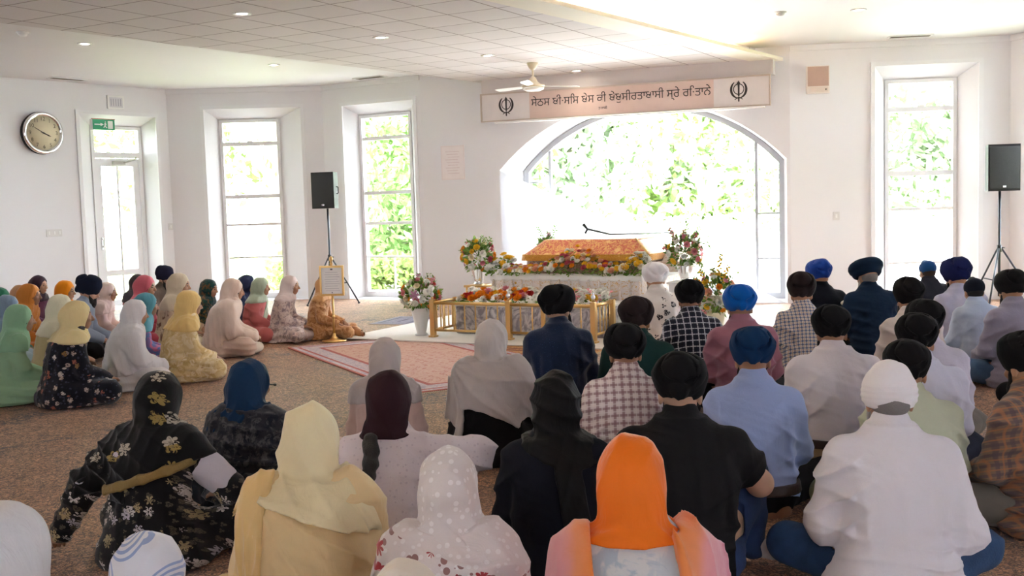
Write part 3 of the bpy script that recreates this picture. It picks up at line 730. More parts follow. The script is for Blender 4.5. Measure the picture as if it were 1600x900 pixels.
# bulkhead over the arch, carrying the banner
LA, tA, nA = axes(PD, PE); MA = frame2(PD, tA, nA)
structure(MB().box((1.22, -.24, 3.40), (5.85, -.001, HT-.001), MA).build('trim_bulkhead', wall_mat('bulkhead_paint', S(222, 214, 210))), 'plain bulkhead above the banner')
# crown and skirting
for i, (nm, P, Q) in enumerate((('left_bay', PB, PC), ('left_chamfer', PC, PD), ('right_bay', PE, PF), ('right', PF, PG))):
    L, tt, nn = axes(P, Q); M = frame2(P, tt, nn)
    structure(MB().prism([(0, 0), (L, 0), (L, -.03), (0, -.03)], HC-.085, HC-.001, M).build('trim_%d' % (i+1), TRIM), 'crown moulding')
    ops = {'left_bay': [W2o], 'left_chamfer': [W3o], 'right_bay': [WRo], 'right': [(.42, 1.9)]}[nm]
    m = MB(); m.box((0, -.018, 0), (ops[0][0]-.07, -.001, .14), M); m.box((ops[0][1]+.07, -.018, 0), (L, -.001, .14), M)
    structure(m.build('baseboard_'+nm, TRIM), 'white skirting board')
L, tt, nn = axes(PA2, PB); M = frame2(PA2, tt, nn); m = MB(); m.box((0, -.018, 0), (7.0+DRo[0]-.06, -.001, .14), M); m.box((7.0+DRo[1]+.06, -.018, 0), (L, -.001, .14), M); structure(m.build('baseboard_left', TRIM), 'white skirting board')
GLASS = glass_mat('window_glass')
def casing(name, P, Q, o, z1, w=.06):
    L, tt, nn = axes(P, Q); M = frame2(P, tt, nn); m = MB()
    for a, b in ((o[0]-w, o[0]), (o[1], o[1]+w)): m.box((a, -.025, 0), (b, -.001, z1), M)
    m.box((o[0]-w, -.025, z1), (o[1]+w, -.001, z1+w), M); return structure(m.build(name, TRIM), 'white window casing')
def sash(name, P, Q, wi, z1, rails, label, dep=.28, mull=None):
    L, tt, nn = axes(P, Q); M = frame2(P, tt, nn)
    r = empty(name, tuple(M @ Vector(((wi[0]+wi[1])/2, dep, GZ)))); r.rotation_euler = (0, 0, math.atan2(tt[1], tt[0])); structure(r, label, 'window'); Mi = Matrix.Identity(4); hw = (wi[1]-wi[0])/2
    z1 = z1-GZ; m = MB(); f = .055
    m.box((-hw, -.03, 0), (-hw+f, .05, z1)); m.box((hw-f, -.03, 0), (hw, .05, z1)); m.box((-hw+f, -.03, z1-f), (hw-f, .05, z1)); m.box((-hw+f, -.03, 0), (hw-f, .05, .09))
    m.build('window_frame', TRIM, r)
    for z, k in rails: MB().box((-hw+f, -.018, z-k/2-GZ), (hw-f, .035, z+k/2-GZ)).build('glazing_bar', TRIM, r)
    if mull: MB().box((mull[0]-.013, -.01, .09), (mull[0]+.013, .02, mull[1])).build('glazing_bar', TRIM, r)
    m = MB(); m.box((-.05, -.04, rails[0][0]-GZ+rails[0][1]/2), (.05, -.012, rails[0][0]-GZ+rails[0][1]/2+.022), None, .004); m.build('sash_lock', TRIM, r)
    MB().box((-hw+f, .012, .09), (hw-f, .018, z1-f)).build('glass_pane', GLASS, r)
    return r
sash('window_1', PB, PC, W2i, 3.28, [(2.84, .07), (1.89, .07), (1.38, .045), (.78, .03)], 'tall white sash window with a pale tree outside, left of the speaker'); casing('trim_5', PB, PC, W2o, 3.45)
sash('window_2', PC, PD, W3i, 3.26, [(2.84, .06), (1.88, .06), (1.34, .05), (.74, .03)], 'tall narrow sash window with green leaves outside', mull=(.08, .70)); casing('trim_6', PC, PD, W3o, 3.42)
sash('window_3', PE, PF, WRi, 3.28, [(2.84, .07), (1.89, .07), (1.36, .045), (.55, .04)], 'tall white sash window behind the men on the right'); casing('trim_7', PE, PF, WRo, 3.46)
sash('window_4', PF, PG, (.55, 1.75), 3.28, [(2.84, .07), (1.89, .07), (1.36, .045), (.55, .04)], 'window at the right edge of the picture'); casing('trim_8', PF, PG, (.42, 1.9), 3.45)
casing('trim_9', PA2, PB, (7.0+DRo[0], 7.0+DRo[1]), 3.32)
# arched window: grey frame, two side lights with bars
r = empty('window_5', tuple(MA @ Vector((3.79, .50, .03)))); r.rotation_euler = (0, 0, math.atan2(tA[1], tA[0])); structure(r, 'great arched window behind the altar', 'window')
def arch_strip(o, wdt, y0, y1):
    ou = arch(-2.13, 2.13, 2.12, .97, 36); inn = arch(-2.13+wdt, 2.13-wdt, 2.12-wdt*.3, .97-wdt*.6, 36, wdt)
    m = MB(); n = len(ou)
    for A_, y in ((ou, y0), (inn, y0), (inn, y1), (ou, y1)): m.v += [(u, y, z) for u, z in A_]
    for a in range(4):
        b = (a+1) % 4
        for i in range(n): m.f.append((a*n+i, a*n+(i+1) % n, b*n+(i+1) % n, b*n+i)); m.sm.append(False)
    return m.build('window_frame', GREYF, o)
arch_strip(r, .085, -.06, .05)
MB().box((-2.05, -.04, .0), (2.05, .04, .07)).build('window_sill', GREYF, r)
def azh(u): R = (2.13**2+.97**2)/(2*.97); return 2.12+.97-(R-math.sqrt(R*R-u*u))
for u in (-1.68, 1.70): MB().box((u-.022, -.03, .07), (u+.022, .03, azh(u)-.05)).build('mullion', GREYF, r)
for u0, u1, zs in ((-2.06, -1.70, (1.93, 1.34, .72)), (1.72, 2.06, (1.32, .62))):
    for z in zs: MB().box((u0, -.02, z-.014), (u1, .02, z+.014)).build('transom', GREYF, r)
m = MB(); inn = arch(-2.06, 2.06, 2.1, .92, 36, .06); n = len(inn); m.v = [(u, .012, z) for u, z in inn]+[(u, .018, z) for u, z in inn]; m.f = [tuple(range(n)), tuple(range(n, 2*n))[::-1]]+[(i, (i+1) % n, n+(i+1) % n, n+i) for i in range(n)]; m.sm = [False]*len(m.f); m.build('glass_pane', GLASS, r)
# glazed exit door with a transom light, in the left wall
L, tt, nn = axes(PA2, PB); M = frame2(PA2, tt, nn)
r = empty('door_1', tuple(M @ Vector((7.0+(DRi[0]+DRi[1])/2, .30, GZ)))); r.rotation_euler = (0, 0, math.atan2(tt[1], tt[0])); structure(r, 'white glazed exit door with a transom light', 'door')
m = MB(); hw = (DRi[1]-DRi[0])/2; m.box((-hw, -.03, 0), (-hw+.06, .06, 3.13)); m.box((hw-.06, -.03, 0), (hw, .06, 3.13)); m.box((-hw+.06, -.03, 3.07), (hw-.06, .06, 3.13)); m.box((-hw+.06, -.03, 2.58), (hw-.06, .06, 2.68)); m.build('door_frame', TRIM, r)
m = MB(); x0, x1 = -hw+.065, hw-.065
m.box((x0, 0, .01), (x0+.11, .045, 2.57)); m.box((x1-.11, 0, .01), (x1, .045, 2.57)); m.box((x0+.11, 0, 2.44), (x1-.11, .045, 2.57)); m.box((x0+.11, 0, .01), (x1-.11, .045, .12)); m.box((x0+.11, 0, .54), (x1-.11, .045, .64)); m.box((-.02, .005, .64), (.02, .04, 2.44)); m.box((-.02, .005, .12), (.02, .04, .54))
lf = m.build('door_leaf', TRIM, r)
MB().box((x0+.11, .018, .12), (x1-.11, .024, 2.44)).build('glass_pane', GLASS, lf)
m = MB(); m.box((x0+.03, -.012, 1.0), (x0+.07, 0, 1.22), None, .004); m.tube([(x0+.05, -.02, 1.05), (x0+.05, -.045, 1.08), (x0+.05, -.045, 1.16), (x0+.05, -.02, 1.19)], .009); m.build('door_handle', metal('satin_steel', (.6, .6, .6), .35), lf)
m = MB(); m.box((-.10, -.05, 2.46), (.14, -.001, 2.53), None, .01); m.tube([(.1, -.05, 2.5), (.3, -.09, 2.55), (.36, -.03, 2.6)], .012, 8); m.build('door_closer', plain('closer_grey', S(200, 200, 198), .4), lf)
MB().box((-hw+.06, .012, 2.68), (hw-.06, .018, 3.07)).build('glass_pane', GLASS, r)
# ------------------------------------------------------------------ outside: terrace, parapet, trees
TERR = plain('terrace_stone', S(226, 222, 214), .8)
structure(MB().box((-40, 10, -.35), (40, 90, -.125)).build('ground', plain('lawn', S(150, 168, 96), .9, 0, .4, 8)), 'lawn outside')
structure(MB().prism([(-9, 19.6), (13, 15), (15, 22.6), (-4, 24.4)], -.124, -.06).build('terrace', TERR), 'pale stone terrace beyond the arched window')
r = empty('parapet', (4.2, 23.0, -.06), math.radians(-5)); tag(r, 'white masonry parapet along the terrace outside the arched window', 'wall')
PW = plain('parapet_white', S(244, 243, 240), .7)
MB().box((-6.2, -.12, 0), (10, .12, .74), None, .01).build('wall', PW, r); MB().box((-6.25, -.17, .74), (10.05, .17, .82), None, .015).build('coping', PW, r)
m = MB(); m.tube([(2.6, 0, 1.02), (10, 0, 1.02)], .035, 10)
for i in range(5): m.tube([(2.8+i*1.75, 0, .80), (2.8+i*1.75, 0, 1.02)], .025, 8)
m.build('hand_rail', PW, r)
def leaf_mat(name, a, b):
    t = NT(name); oi = t.n('NewGeometry').outputs['Random Per Island']
    c = t.mix(oi, a, b); d = t.n('BsdfDiffuse'); t.lk(c, d.inputs[0]); tr = t.n('BsdfTranslucent'); t.lk(c, tr.inputs[0]); mx = t.n('MixShader'); mx.inputs[0].default_value = .4; t.lk(d, mx.inputs[1]); t.lk(tr, mx.inputs[2]); t.lk(mx, t.out.inputs[0]); return t.m
BARK = plain('bark', S(176, 164, 150), .9, 0, .6, 20)
def foliage(parent, clumps, n, size, mat, seed, name='foliage'):
    rs = np.random.RandomState(seed); vs = []; tot = sum(c[1] for c in clumps)
    cen = np.concatenate([np.array(c[0])+np.clip(rs.normal(size=(max(4, int(n*c[1]/tot)), 3)), -2, 2)*np.array((c[1], c[1], c[1]*.75))*.52 for c in clumps]); k = len(cen)
    a = rs.normal(size=(k, 3)); a /= np.linalg.norm(a, axis=1)[:, None]; b = np.cross(a, rs.normal(size=(k, 3))); b /= np.linalg.norm(b, axis=1)[:, None]
    s = size*rs.uniform(.6, 1.3, (k, 1)); nrm = np.cross(a, b)
    V = np.stack([cen-a*s, cen+b*s*.45+nrm*s*.12, cen+a*s, cen-b*s*.45+nrm*s*.12], 1).reshape(-1, 3)
    me = bpy.data.meshes.new(name); me.vertices.add(4*k); me.vertices.foreach_set('co', V.astype(np.float32).ravel()); me.loops.add(4*k); me.loops.foreach_set('vertex_index', np.arange(4*k, dtype=np.int32))
    me.polygons.add(k); me.polygons.foreach_set('loop_start', np.arange(0, 4*k, 4, dtype=np.int32)); me.polygons.foreach_set('loop_total', np.full(k, 4, np.int32)); me.update(calc_edges=True)
    return link(name, me, mat, parent)
def tree(label, loc, ht, spread, n, size, mat, seed, trunk_r=.2, crown0=.35, group='trees outside the windows'):
    rs = random.Random(seed); r = empty('tree', loc); tag(r, label, 'tree', group)
    m = MB(); top = (rs.uniform(-.4, .4), rs.uniform(-.3, .3), ht*.72)
    m.tube([(0, 0, 0), (rs.uniform(-.15, .15), 0, ht*.3), (top[0]*.6, top[1], ht*.5), top], [trunk_r*1.15, trunk_r*.85, trunk_r*.6, trunk_r*.25], 10)
    cl = []
    for i in range(9):
        a = i*2.4+rs.random(); q = rs.uniform(.35, 1)*spread; z = ht*rs.uniform(crown0, .92); e = (math.cos(a)*q, math.sin(a)*q*.8, z)
        m.tube([(0, 0, ht*.3+.1*i*.3), (e[0]*.5, e[1]*.5, z*.85), e], [trunk_r*.4, trunk_r*.25, trunk_r*.08], 7); cl.append((e, spread*rs.uniform(.45, .7)))
    m.build('trunk', BARK, r); cl.append(((0, 0, ht*.8), spread*.7)); foliage(r, cl, n, size, mat, seed); return r
LF1 = leaf_mat('leaves_fresh', S(92, 122, 66), S(160, 186, 124)); LF2 = leaf_mat('leaves_haze_pale', S(166, 181, 153), S(208, 218, 195)); LF4 = leaf_mat('leaves_light', S(172, 192, 130), S(214, 224, 176)); LF3 = leaf_mat('leaves_dark', S(92, 112, 66), S(150, 168, 96))  # the two palest leaf sets carry outdoor glare and haze in their colour
tree('leafy green tree close outside the narrow window', (-3.3, 25.5, -.12), 6.4, 1.8, 9500, .13, LF1, 3, .16, .12)
tree('second green tree further behind the narrow window', (-2.0, 29.5, -.12), 8.0, 2.8, 9000, .17, LF1, 8, .2, .15)
tree('pale thick-trunked tree outside the left bay window', (-5.6, 25.0, -.12), 8.0, 2.3, 2200, .14, LF2, 5, .30, .42)
tree('light green tree further left behind the bay window', (-9.0, 28.5, -.12), 6.5, 2.4, 3200, .17, LF1, 6, .2, .15)
for i, (x, y, hh, sp, mt, lb) in enumerate([(1.5, 34, 7.5, 3.2, LF2, 'pale tree beyond the parapet, leftmost through the arch'), (5.5, 37, 8.0, 3.4, LF4, 'fresh green tree beyond the parapet, left of the arch centre'), (9.2, 36, 8.5, 3.4, LF2, 'hazy tree beyond the parapet, right of the arch centre'), (13.2, 38, 7.5, 3.4, LF2, 'hazy tree seen at the right side light of the arch'), (17.5, 36, 6.5, 3.0, LF2, 'pale tree behind the right sash window')]):
    tree(lb, (x, y, -.12), hh, sp, 9000, .24, mt, 20+i, .22, .10)
def hedge(label, x0, x1, y, ht, mat, seed):
    r = empty('hedge', ((x0+x1)/2, y, -.12)); tag(r, label, 'hedge'); n = int((x1-x0)/.6)+1; L_ = (x1-x0)/2
    foliage(r, [((-L_+i*2*L_/max(1, n-1), 0, ht*.5), ht*.62) for i in range(n)], 520*n, .10, mat, seed, 'foliage'); m = MB()
    for i in range(n): m.tube([(-L_+i*2*L_/max(1, n-1), 0, 0), (-L_+i*2*L_/max(1, n-1), 0, ht*.5)], .03, 6)
    m.build('stems', BARK, r)
hedge('low dark hedge at the foot of the narrow window', -4.6, -.8, 21.9, .75, LF3, 41)
hedge('clipped hedge behind the parapet', 2.0, 14.0, 25.5, 1.3, LF2, 42)
# ------------------------------------------------------------------ fixtures on walls and ceiling
WHITEP = plain('white_plastic', S(240, 240, 238), .4); BLACKP = plain('black_plastic', (.012, .012, .013), .5); CHROME = metal('chrome', (.85, .85, .86), .12)
GOLD = metal('brass', S(224, 186, 122), .28)
LAMPGLOW = emit_mat('lamp_glow', (1.0, .90, .74), 14)
def downlight(x, y, z, label, w=7):
    r = empty('downlight', (x, y, z)); tag(r, label, 'ceiling light', 'recessed ceiling downlights')
    m = MB(); m.lathe([(.055, -.004), (.078, -.014), (.092, -.010), (.095, -.001), (.055, -.001)], n=24); m.build('trim_ring', WHITEP, r)
    MB().lathe([(.0, -.006), (.054, -.006), (.054, -.002)], n=20).build('bulb', LAMPGLOW, r)
    lamp('downlight_beam', 'SPOT', (x, y, z-.03), w, (1.0, .84, .64), rot=(0, 0, 0), spot_size=2.2, spot_blend=.8, shadow_soft_size=.06)
for x, y, z, lb in ((-5.36, 13.71, HC, 'small round downlight in the smooth ceiling above the clock wall'), (-3.50, 16.2, HC, 'small round downlight in the smooth ceiling before the left bay window'), (-2.65, 10.89, HT, 'round downlight in the tiled ceiling, nearest and leftmost of the row'), (-1.46, 12.65, HT, 'round downlight in the tiled ceiling, second of the row'),
                    (-.23, 14.42, HT, 'round downlight in the tiled ceiling, third of the row, left of the fan'), (1.09, 16.38, HT, 'round downlight in the tiled ceiling, right behind the fan'), (4.27, 12.93, HC, 'small round downlight in the smooth ceiling on the right')):
    downlight(x, y, z, lb, 1.5 if 'behind the fan' in lb else 7)
for x, y, z, lb in ((-5.71, 12.74, HC, 'white smoke detector on the ceiling at the top left corner'), (3.33, 12.94, HC, 'white smoke detector on the ceiling right of the lit ledge')):
    r = empty('smoke_detector', (x, y, z)); tag(r, lb, 'smoke detector'); MB().lathe([(.0, -.05), (.035, -.05), (.05, -.035), (.055, -.012)], n=20).build('sensor_cap', WHITEP, r); MB().lathe([(.07, -.014), (.075, -.001), (.0, -.001)], n=20).build('base', WHITEP, r)
VENT = plain('vent_dark', S(120, 112, 100), .6)
for x, y, z, an, lb in ((-7.0, 17.1, HC, math.atan2(2.5, 1.95), 'ceiling air vent above the wall clock'), (-2.3, 18.1, HC, -.55, 'ceiling air vent above the narrow window'), (5.75, 15.2, HC, -.13, 'ceiling air vent above the right sash window')):
    r = empty('ceiling_vent', (x, y, z), an); tag(r, lb, 'air vent'); m = MB(); m.box((-.30, -.10, -.014), (.30, -.075, -.001)); m.box((-.30, .075, -.014), (.30, .10, -.001)); m.box((-.30, -.075, -.014), (-.275, .075, -.001)); m.box((.275, -.075, -.014), (.30, .075, -.001)); m.build('frame', WHITEP, r)
    MB().box((-.275, -.075, -.004), (.275, .075, -.001)).build('backing', VENT, r)
    for i in range(5): MB().box((-.275, -.06+.03*i-.004, -.012), (.275, -.06+.03*i+.004, -.003), None).build('slat', VENT, r)
# ceiling fan
r = empty('ceiling_fan', (.39, 15.35, HT)); tag(r, 'cream three-blade ceiling fan in front of the banner', 'ceiling fan'); CREAM = plain('cream_enamel', S(238, 224, 196), .35)
MB().lathe([(.03, -.10), (.055, -.07), (.075, -.03), (.08, -.001), (0, -.001)], n=24).build('canopy', CREAM, r)
MB().tube([(0, 0, -.08), (0, 0, -.24)], .014, 12).build('down_rod', CREAM, r)
MB().lathe([(.0, -.375), (.06, -.372), (.10, -.355), (.165, -.335), (.17, -.32), (.11, -.305), (.07, -.27), (.045, -.22), (.02, -.19)], n=28).build('motor_housing', CREAM, r)
MB().lathe([(.0, -.405), (.10, -.398), (.15, -.375), (.16, -.352), (0, -.352)], n=28).build('hub_cover', plain('pale_enamel', S(250, 248, 240), .3), r)
for a in (18, 138, 258):
    a = math.radians(a); Mr = Matrix.Rotation(a, 4, 'Z') @ Matrix.Translation((0, 0, -.33)) @ Matrix.Rotation(math.radians(11), 4, 'X')
    m = MB(); pl = [(.15, -.03), (.24, -.05), (.62, -.065), (.70, -.05), (.70, .05), (.62, .065), (.24, .05), (.15, .03)]; m.prism(pl, -.004, .004, Mr); m.build('blade', plain('pale_enamel', S(250, 248, 240), .3), r)
# wall clock
def onwall(P, Q, u, z, d=0.0):
    L, tt, nn = axes(P, Q); p = P+tt*u-nn*d; return (float(p[0]), float(p[1]), z), math.atan2(tt[1], tt[0])
loc, an = onwall(PA2, PB, 7.81, 2.97, .001)
def textobj(name, body, size, parent, loc, mat, rx=PI/2, ext=.001, al='CENTER', sh=0.0):
    cu = bpy.data.curves.new(name, 'FONT'); cu.body = body; cu.size = size; cu.align_x = al; cu.align_y = 'CENTER'; cu.extrude = ext; cu.shear = sh
    o = bpy.data.objects.new(name, cu); C.objects.link(o); o.data.materials.append(mat); o.rotation_euler = (0, 0, 0)
    bpy.context.view_layer.update(); me = bpy.data.meshes.new_from_object(o.evaluated_get(bpy.context.evaluated_depsgraph_get())); me.name = name; bpy.data.objects.remove(o)
    me.materials.clear(); q = link(name, me, mat, parent); q.location = loc; q.rotation_euler = (rx, 0, 0); return q
r = empty('wall_clock', loc, an); tag(r, 'large round wall clock with a cream dial and a chrome rim', 'clock'); RX = Matrix.Rotation(PI/2, 4, 'X')
MB().lathe([(.0, .001), (.335, .001), (.34, .02), (.335, .085), (.0, .085)], n=48, M=RX).build('case', BLACKP, r)
MB().lathe([(.275, .088), (.285, .105), (.31, .112), (.335, .10), (.338, .083), (.275, .083)], n=48, M=RX).build('rim', CHROME, r)
MB().lathe([(.0, .09), (.277, .09), (.277, .084), (0, .084)], n=48, M=RX).build('dial', plain('aged_dial', S(222, 210, 178), .6, 0, 0, 40, .12), r)
INK = plain('ink', (.03, .025, .02), .7); INKG = plain('dial_ink', S(120, 112, 92), .7)
for k in range(1, 13):
    a = PI/2-2*PI*k/12; textobj('numeral', str(k), .085, r, (.222*math.cos(a), -.0915, .222*math.sin(a)), INKG)
def hand(a, l, w, d):
    Mr = RX @ Matrix.Translation((0, 0, d)) @ Matrix.Rotation(a, 4, 'Z'); MB().prism([(-.04, -w), (l*.7, -w), (l, 0), (l*.7, w), (-.04, w)], 0, .003, Mr).build('hand', INK, r)
hand(PI/2-2*PI*3.83/12, .14, .009, .093); hand(PI/2-2*PI*50/60, .20, .005, .097); MB().lathe([(0, .103), (.013, .102), (.013, .092)], n=14, M=RX).build('pin', INK, r)
# exit sign: green panel with running-man panel and arrow
loc, an = onwall(PA2, PB, 8.88, 3.145, .03); r = empty('exit_sign', loc, an); tag(r, 'small green emergency exit sign above the glazed door', 'sign'); GREEN = plain('sign_green', S(38, 160, 112), .4); SW = plain('sign_white', S(232, 240, 236), .4)
MB().box((-.205, -.05, -.09), (.205, .03, .09), None, .006).build('housing', WHITEP, r); MB().box((-.20, -.056, -.086), (.20, -.05, .086)).build('face', GREEN, r)
m = MB(); m.box((.075, -.058, -.066), (.165, -.056, .066)); m.build('door_symbol', SW, r)
m = MB(); m.prism([(-.17, .012), (-.06, .010), (-.06, .03), (.0, .002), (-.06, -.026), (-.06, -.006), (-.17, -.008)], .056, .058, RX); m.build('arrow_symbol', SW, r)
m = MB(); m.lathe([(0, .058), (.011, .058), (.011, .056)], c=(.03, .045, 0), n=12, M=RX); m.prism([(.012, .03), (.038, .03), (.05, .0), (.045, -.01), (.03, .01), (.035, -.02), (.06, -.05), (.045, -.058), (.02, -.03), (0, -.055), (-.012, -.045), (.012, -.015)], .056, .058, RX); m.build('figure_symbol', SW, r)
MB().box((-.20, -.052, .088), (.215, -.01, .100)).build('top_strip', plain('red_strip', S(170, 92, 84), .5), r)
loc, an = onwall(PA2, PB, 9.165, 3.535, .001); r = empty('framed_notice', loc, an); tag(r, 'small white framed notice on the wall above the exit sign', 'notice')
MB().box((-.155, -.03, -.115), (.155, 0, .115), None, .004).build('frame', WHITEP, r); MB().box((-.125, -.032, -.085), (.125, -.03, .085)).build('sheet', plain('paper_grey', S(216, 216, 220), .7), r)
m = MB(); [m.box((-.10+.045*i, -.0335, -.06), (-.085+.045*i, -.032, .06)) for i in range(5)]; m.build('printed_lines', plain('pale_ink', S(176, 176, 186), .8), r)
def switch(nm, P, Q, u, z, n, lb, cat='light switch', w=None):
    loc, an = onwall(P, Q, u, z, .001); r = empty(nm, loc, an); tag(r, lb, cat); w = w or .075*n+.02
    MB().box((-w/2, -.012, -.06), (w/2, 0, .06), None, .003).build('plate', plain('switch_white', S(222, 220, 218), .4), r)
    for i in range(n):
        x = (i-(n-1)/2)*w/n; MB().box((x-.014, -.018, -.028), (x+.014, -.012, .028), None, .002).build('rocker', WHITEP, r)
switch('light_switch', PA2, PB, 7.93, 1.365, 3, 'triple white switch plate under the wall clock', w=.27)
switch('light_switch', PA2, PB, 10.12, 1.39, 1, 'single white switch right of the glazed door')
switch('light_switch', PE, PF, .66, 1.29, 1, 'single white switch on the wall right of the arch')
loc, an = onwall(PD, PE, .565, 2.33, .001); r = empty('paper_notice', loc, an); tag(r, 'white paper notice pinned to the wall left of the arch', 'notice')
MB().box((-.215, -.012, -.285), (.215, 0, .285), None, .003).build('board', plain('notice_board', S(236, 226, 224), .6), r); MB().box((-.195, -.014, -.265), (.195, -.012, .265)).build('sheet', plain('notice_paper', S(242, 234, 232), .7), r)
m = MB(); [m.box((-.13+.02*(i % 3), -.0152, .18-.045*i), (.12-.025*(i % 2), -.014, .188-.045*i)) for i in range(9)]; m.build('printed_lines', plain('faint_ink', S(222, 206, 204), .8), r)
loc, an = onwall(PE, PF, .40, 3.30, .001); r = empty('heater_controller', loc, an); tag(r, 'beige box with a lighter lower panel on the wall right of the arch', 'wall unit')
MB().box((-.165, -.07, -.20), (.165, 0, .20), None, .006).build('casing', plain('box_white', S(232, 222, 214), .5), r); MB().box((-.15, -.076, -.095), (.15, -.07, .188)).build('grille', plain('box_tan', S(190, 160, 146), .6, 0, .3, 120), r)
MB().box((-.11, -.078, -.18), (.14, -.07, -.105)).build('panel', plain('box_pale', S(222, 208, 196), .5), r); MB().lathe([(0, .085), (.012, .084), (.014, .076)], c=(.11, -.145, 0), n=12, M=RX).build('knob', INKG, r)
# ------------------------------------------------------------------ banner over the arch
r = empty('banner', tuple(MA @ Vector((3.51, -.25, 3.17)))); r.rotation_euler = (0, 0, math.atan2(tA[1], tA[0])); tag(r, 'long lettered banner board with two emblems above the arch', 'banner')
BW = plain('banner_white', S(232, 224, 220), .35); BP = plain('banner_pink', S(226, 200, 188), .25); BIRON = plain('banner_ink', (.035, .025, .022), .6)
MB().box((-2.28, -.015, -.21), (2.28, .012, .21), None, .004).build('board', BW, r); MB().box((-1.46, -.020, -.205), (1.47, -.015, .205)).build('centre_panel', BP, r)
m = MB(); m.box((-2.295, -.03, .205), (2.295, .01, .228)); m.box((-2.295, -.03, -.228), (2.295, .01, -.205)); m.box((-2.305, -.03, -.228), (-2.283, .01, .228)); m.box((2.283, -.03, -.228), (2.305, .01, .228)); m.build('frame', plain('banner_frame', S(206, 190, 176), .4), r)
MB().box((-2.05, -.08, -.258), (2.22, -.0, -.236), None, .004).build('light_shelf', plain('shelf_white', S(244, 242, 240), .4), r)
tx = textobj('lettering', 'ਸੇਠਸ ਬੀ\u00b7ਸਿਸ ਬੇਸ ਕੀ ਬੇਬੁਸੀਰਤਾਬਾਸੀ ਸ੍ਰੇ ਰਿ\u00b7ਤਾਨੇ', .22, r, (0, -.021, .035), BIRON, ext=.002)
bpy.context.view_layer.update()
_w = max(v.co.x for v in tx.data.vertices)-min(v.co.x for v in tx.data.vertices)
if _w > .1:
    k = 2.86/_w; tx.scale = (k, max(.8, min(1.5, k)), 1)
textobj('small_lettering', 'ਤ\u00b7ਜਾਕੀ', .055, r, (-.25, -.021, -.115), BIRON, ext=.001)
def emblem(cx):
    MR = Matrix.Translation((cx, -.0155, .01)) @ RX
    m = MB(); z0, z1 = 0.0, .003
    m.prism([(0, .155), (.016, .125), (.013, .02), (.012, -.07), (0, -.085), (-.012, -.07), (-.013, .02), (-.016, .125)], z0, z1, MR)
    m.prism([(-.026, .112), (0, .150), (.026, .112), (.0, .100)], z0, z1+.0005, MR)
    ring = lambda r_: [(r_*math.cos(2*PI*i/40), .028+r_*math.sin(2*PI*i/40)) for i in range(40)]
    o, i_ = ring(.082), ring(.069); n = 40
    vs = [MR @ Vector((p[0], p[1], z)) for z in (z0, z1) for q in (o, i_) for p in q]
    fs = []
    for k in range(n):
        k2 = (k+1) % n; fs += [(2*n+k, 2*n+k2, 3*n+k2, 3*n+k), (k, 2*n+k, 2*n+k2, k2), (n+k, n+k2, 3*n+k2, 3*n+k)]
    m.add(vs, fs)
    for sg in (-1, 1):
        P1 = []; P2 = []
        for i in range(19):
            a = math.radians(58-i*(58+98)/18); f = math.sin(PI*min(1, (i+2)/19))**.6
            P1.append((sg*(.128*math.cos(a)), .022+.132*math.sin(a))); P2.append((sg*((.128-.034*f)*math.cos(a)), .026+(.132-.026*f)*math.sin(a)))
        for i in range(18):
            q = [P1[i], P1[i+1], P2[i+1], P2[i]]; m.prism(q if sg < 0 else q[::-1], z0, z1, MR)
        m.prism([(sg*.008, -.098), (sg*.055, -.128), (sg*.062, -.118), (sg*.012, -.088)], z0, z1, MR)
    m.prism([(-.012, -.085), (.012, -.085), (.010, -.150), (0, -.160), (-.010, -.150)], z0, z1, MR)
    m.build('emblem', BIRON, r)
emblem(-1.86); emblem(1.84)
# ------------------------------------------------------------------ loudspeakers on tripods
def speaker(x, y, zb, an, hh, ww, label, label2, group=None):
    r = empty('loudspeaker', (x, y, zb), an); tag(r, label, 'loudspeaker'); k = ww/2
    m = MB(); m.prism([(-k, -.19), (k, -.19), (k*.72, .15), (-k*.72, .15)], 0, hh); m.build('cabinet', BLACKP, r)
    MB().box((-k*.93, -.203, .03), (k*.93, -.19, hh-.03), None, .005).build('grille', plain('grille_black', (.016, .017, .02), .6, 0, .8, 260), r)
    MB().box((-.022, -.208, .045), (.022, -.203, .075), None, .003).build('badge', CHROME, r)
    m = MB(); m.tube([(k*.88, .0, hh*.4), (k*.88+.03, .0, hh*.42), (k*.88+.03, 0, hh*.58), (k*.88, 0, hh*.6)], .010, 8); m.build('side_handle', BLACKP, r)
    s = empty('speaker_stand', (x, y, 0), an); tag(s, label2, 'speaker stand'); DG = plain('stand_metal', S(58, 62, 68), .35, .6)
    MB().tube([(0, 0, .12), (0, 0, zb-.002)], .018, 12).build('pole', DG, s); MB().tube([(0, 0, .74), (0, 0, .84)], .032, 12).build('collar', BLACKP, s); MB().tube([(0, 0, .30), (0, 0, .36)], .030, 12).build('lower_collar', BLACKP, s)
    for i in range(3):
        a = PI/2+i*2*PI/3+.5; c_, s_ = math.cos(a), math.sin(a)
        MB().tube([(c_*.03, s_*.03, .79), (c_*.30, s_*.30, .36), (c_*.50, s_*.50, .018)], .013, 8).build('leg', DG, s); MB().tube([(c_*.02, s_*.02, .33), (c_*.30, s_*.30, .36)], .009, 8).build('brace', DG, s)
        MB().tube([(c_*.49, s_*.49, .002), (c_*.51, s_*.51, .03)], .017, 8).build('rubber_foot', BLACKP, s)
    m = MB(); m.tube([(.02, 0, .80), (.075, 0, .80)], .010, 8); m.build('knob', BLACKP, s)
speaker(-3.10, 18.05, 1.63, math.radians(-12), .61, .40, 'black loudspeaker between the two left windows', 'black tripod stand of the loudspeaker between the left windows')
speaker(6.83, 14.75, 1.59, math.radians(-8), .64, .42, 'black loudspeaker at the right edge by the sash window', 'grey tripod stand of the loudspeaker at the right edge')
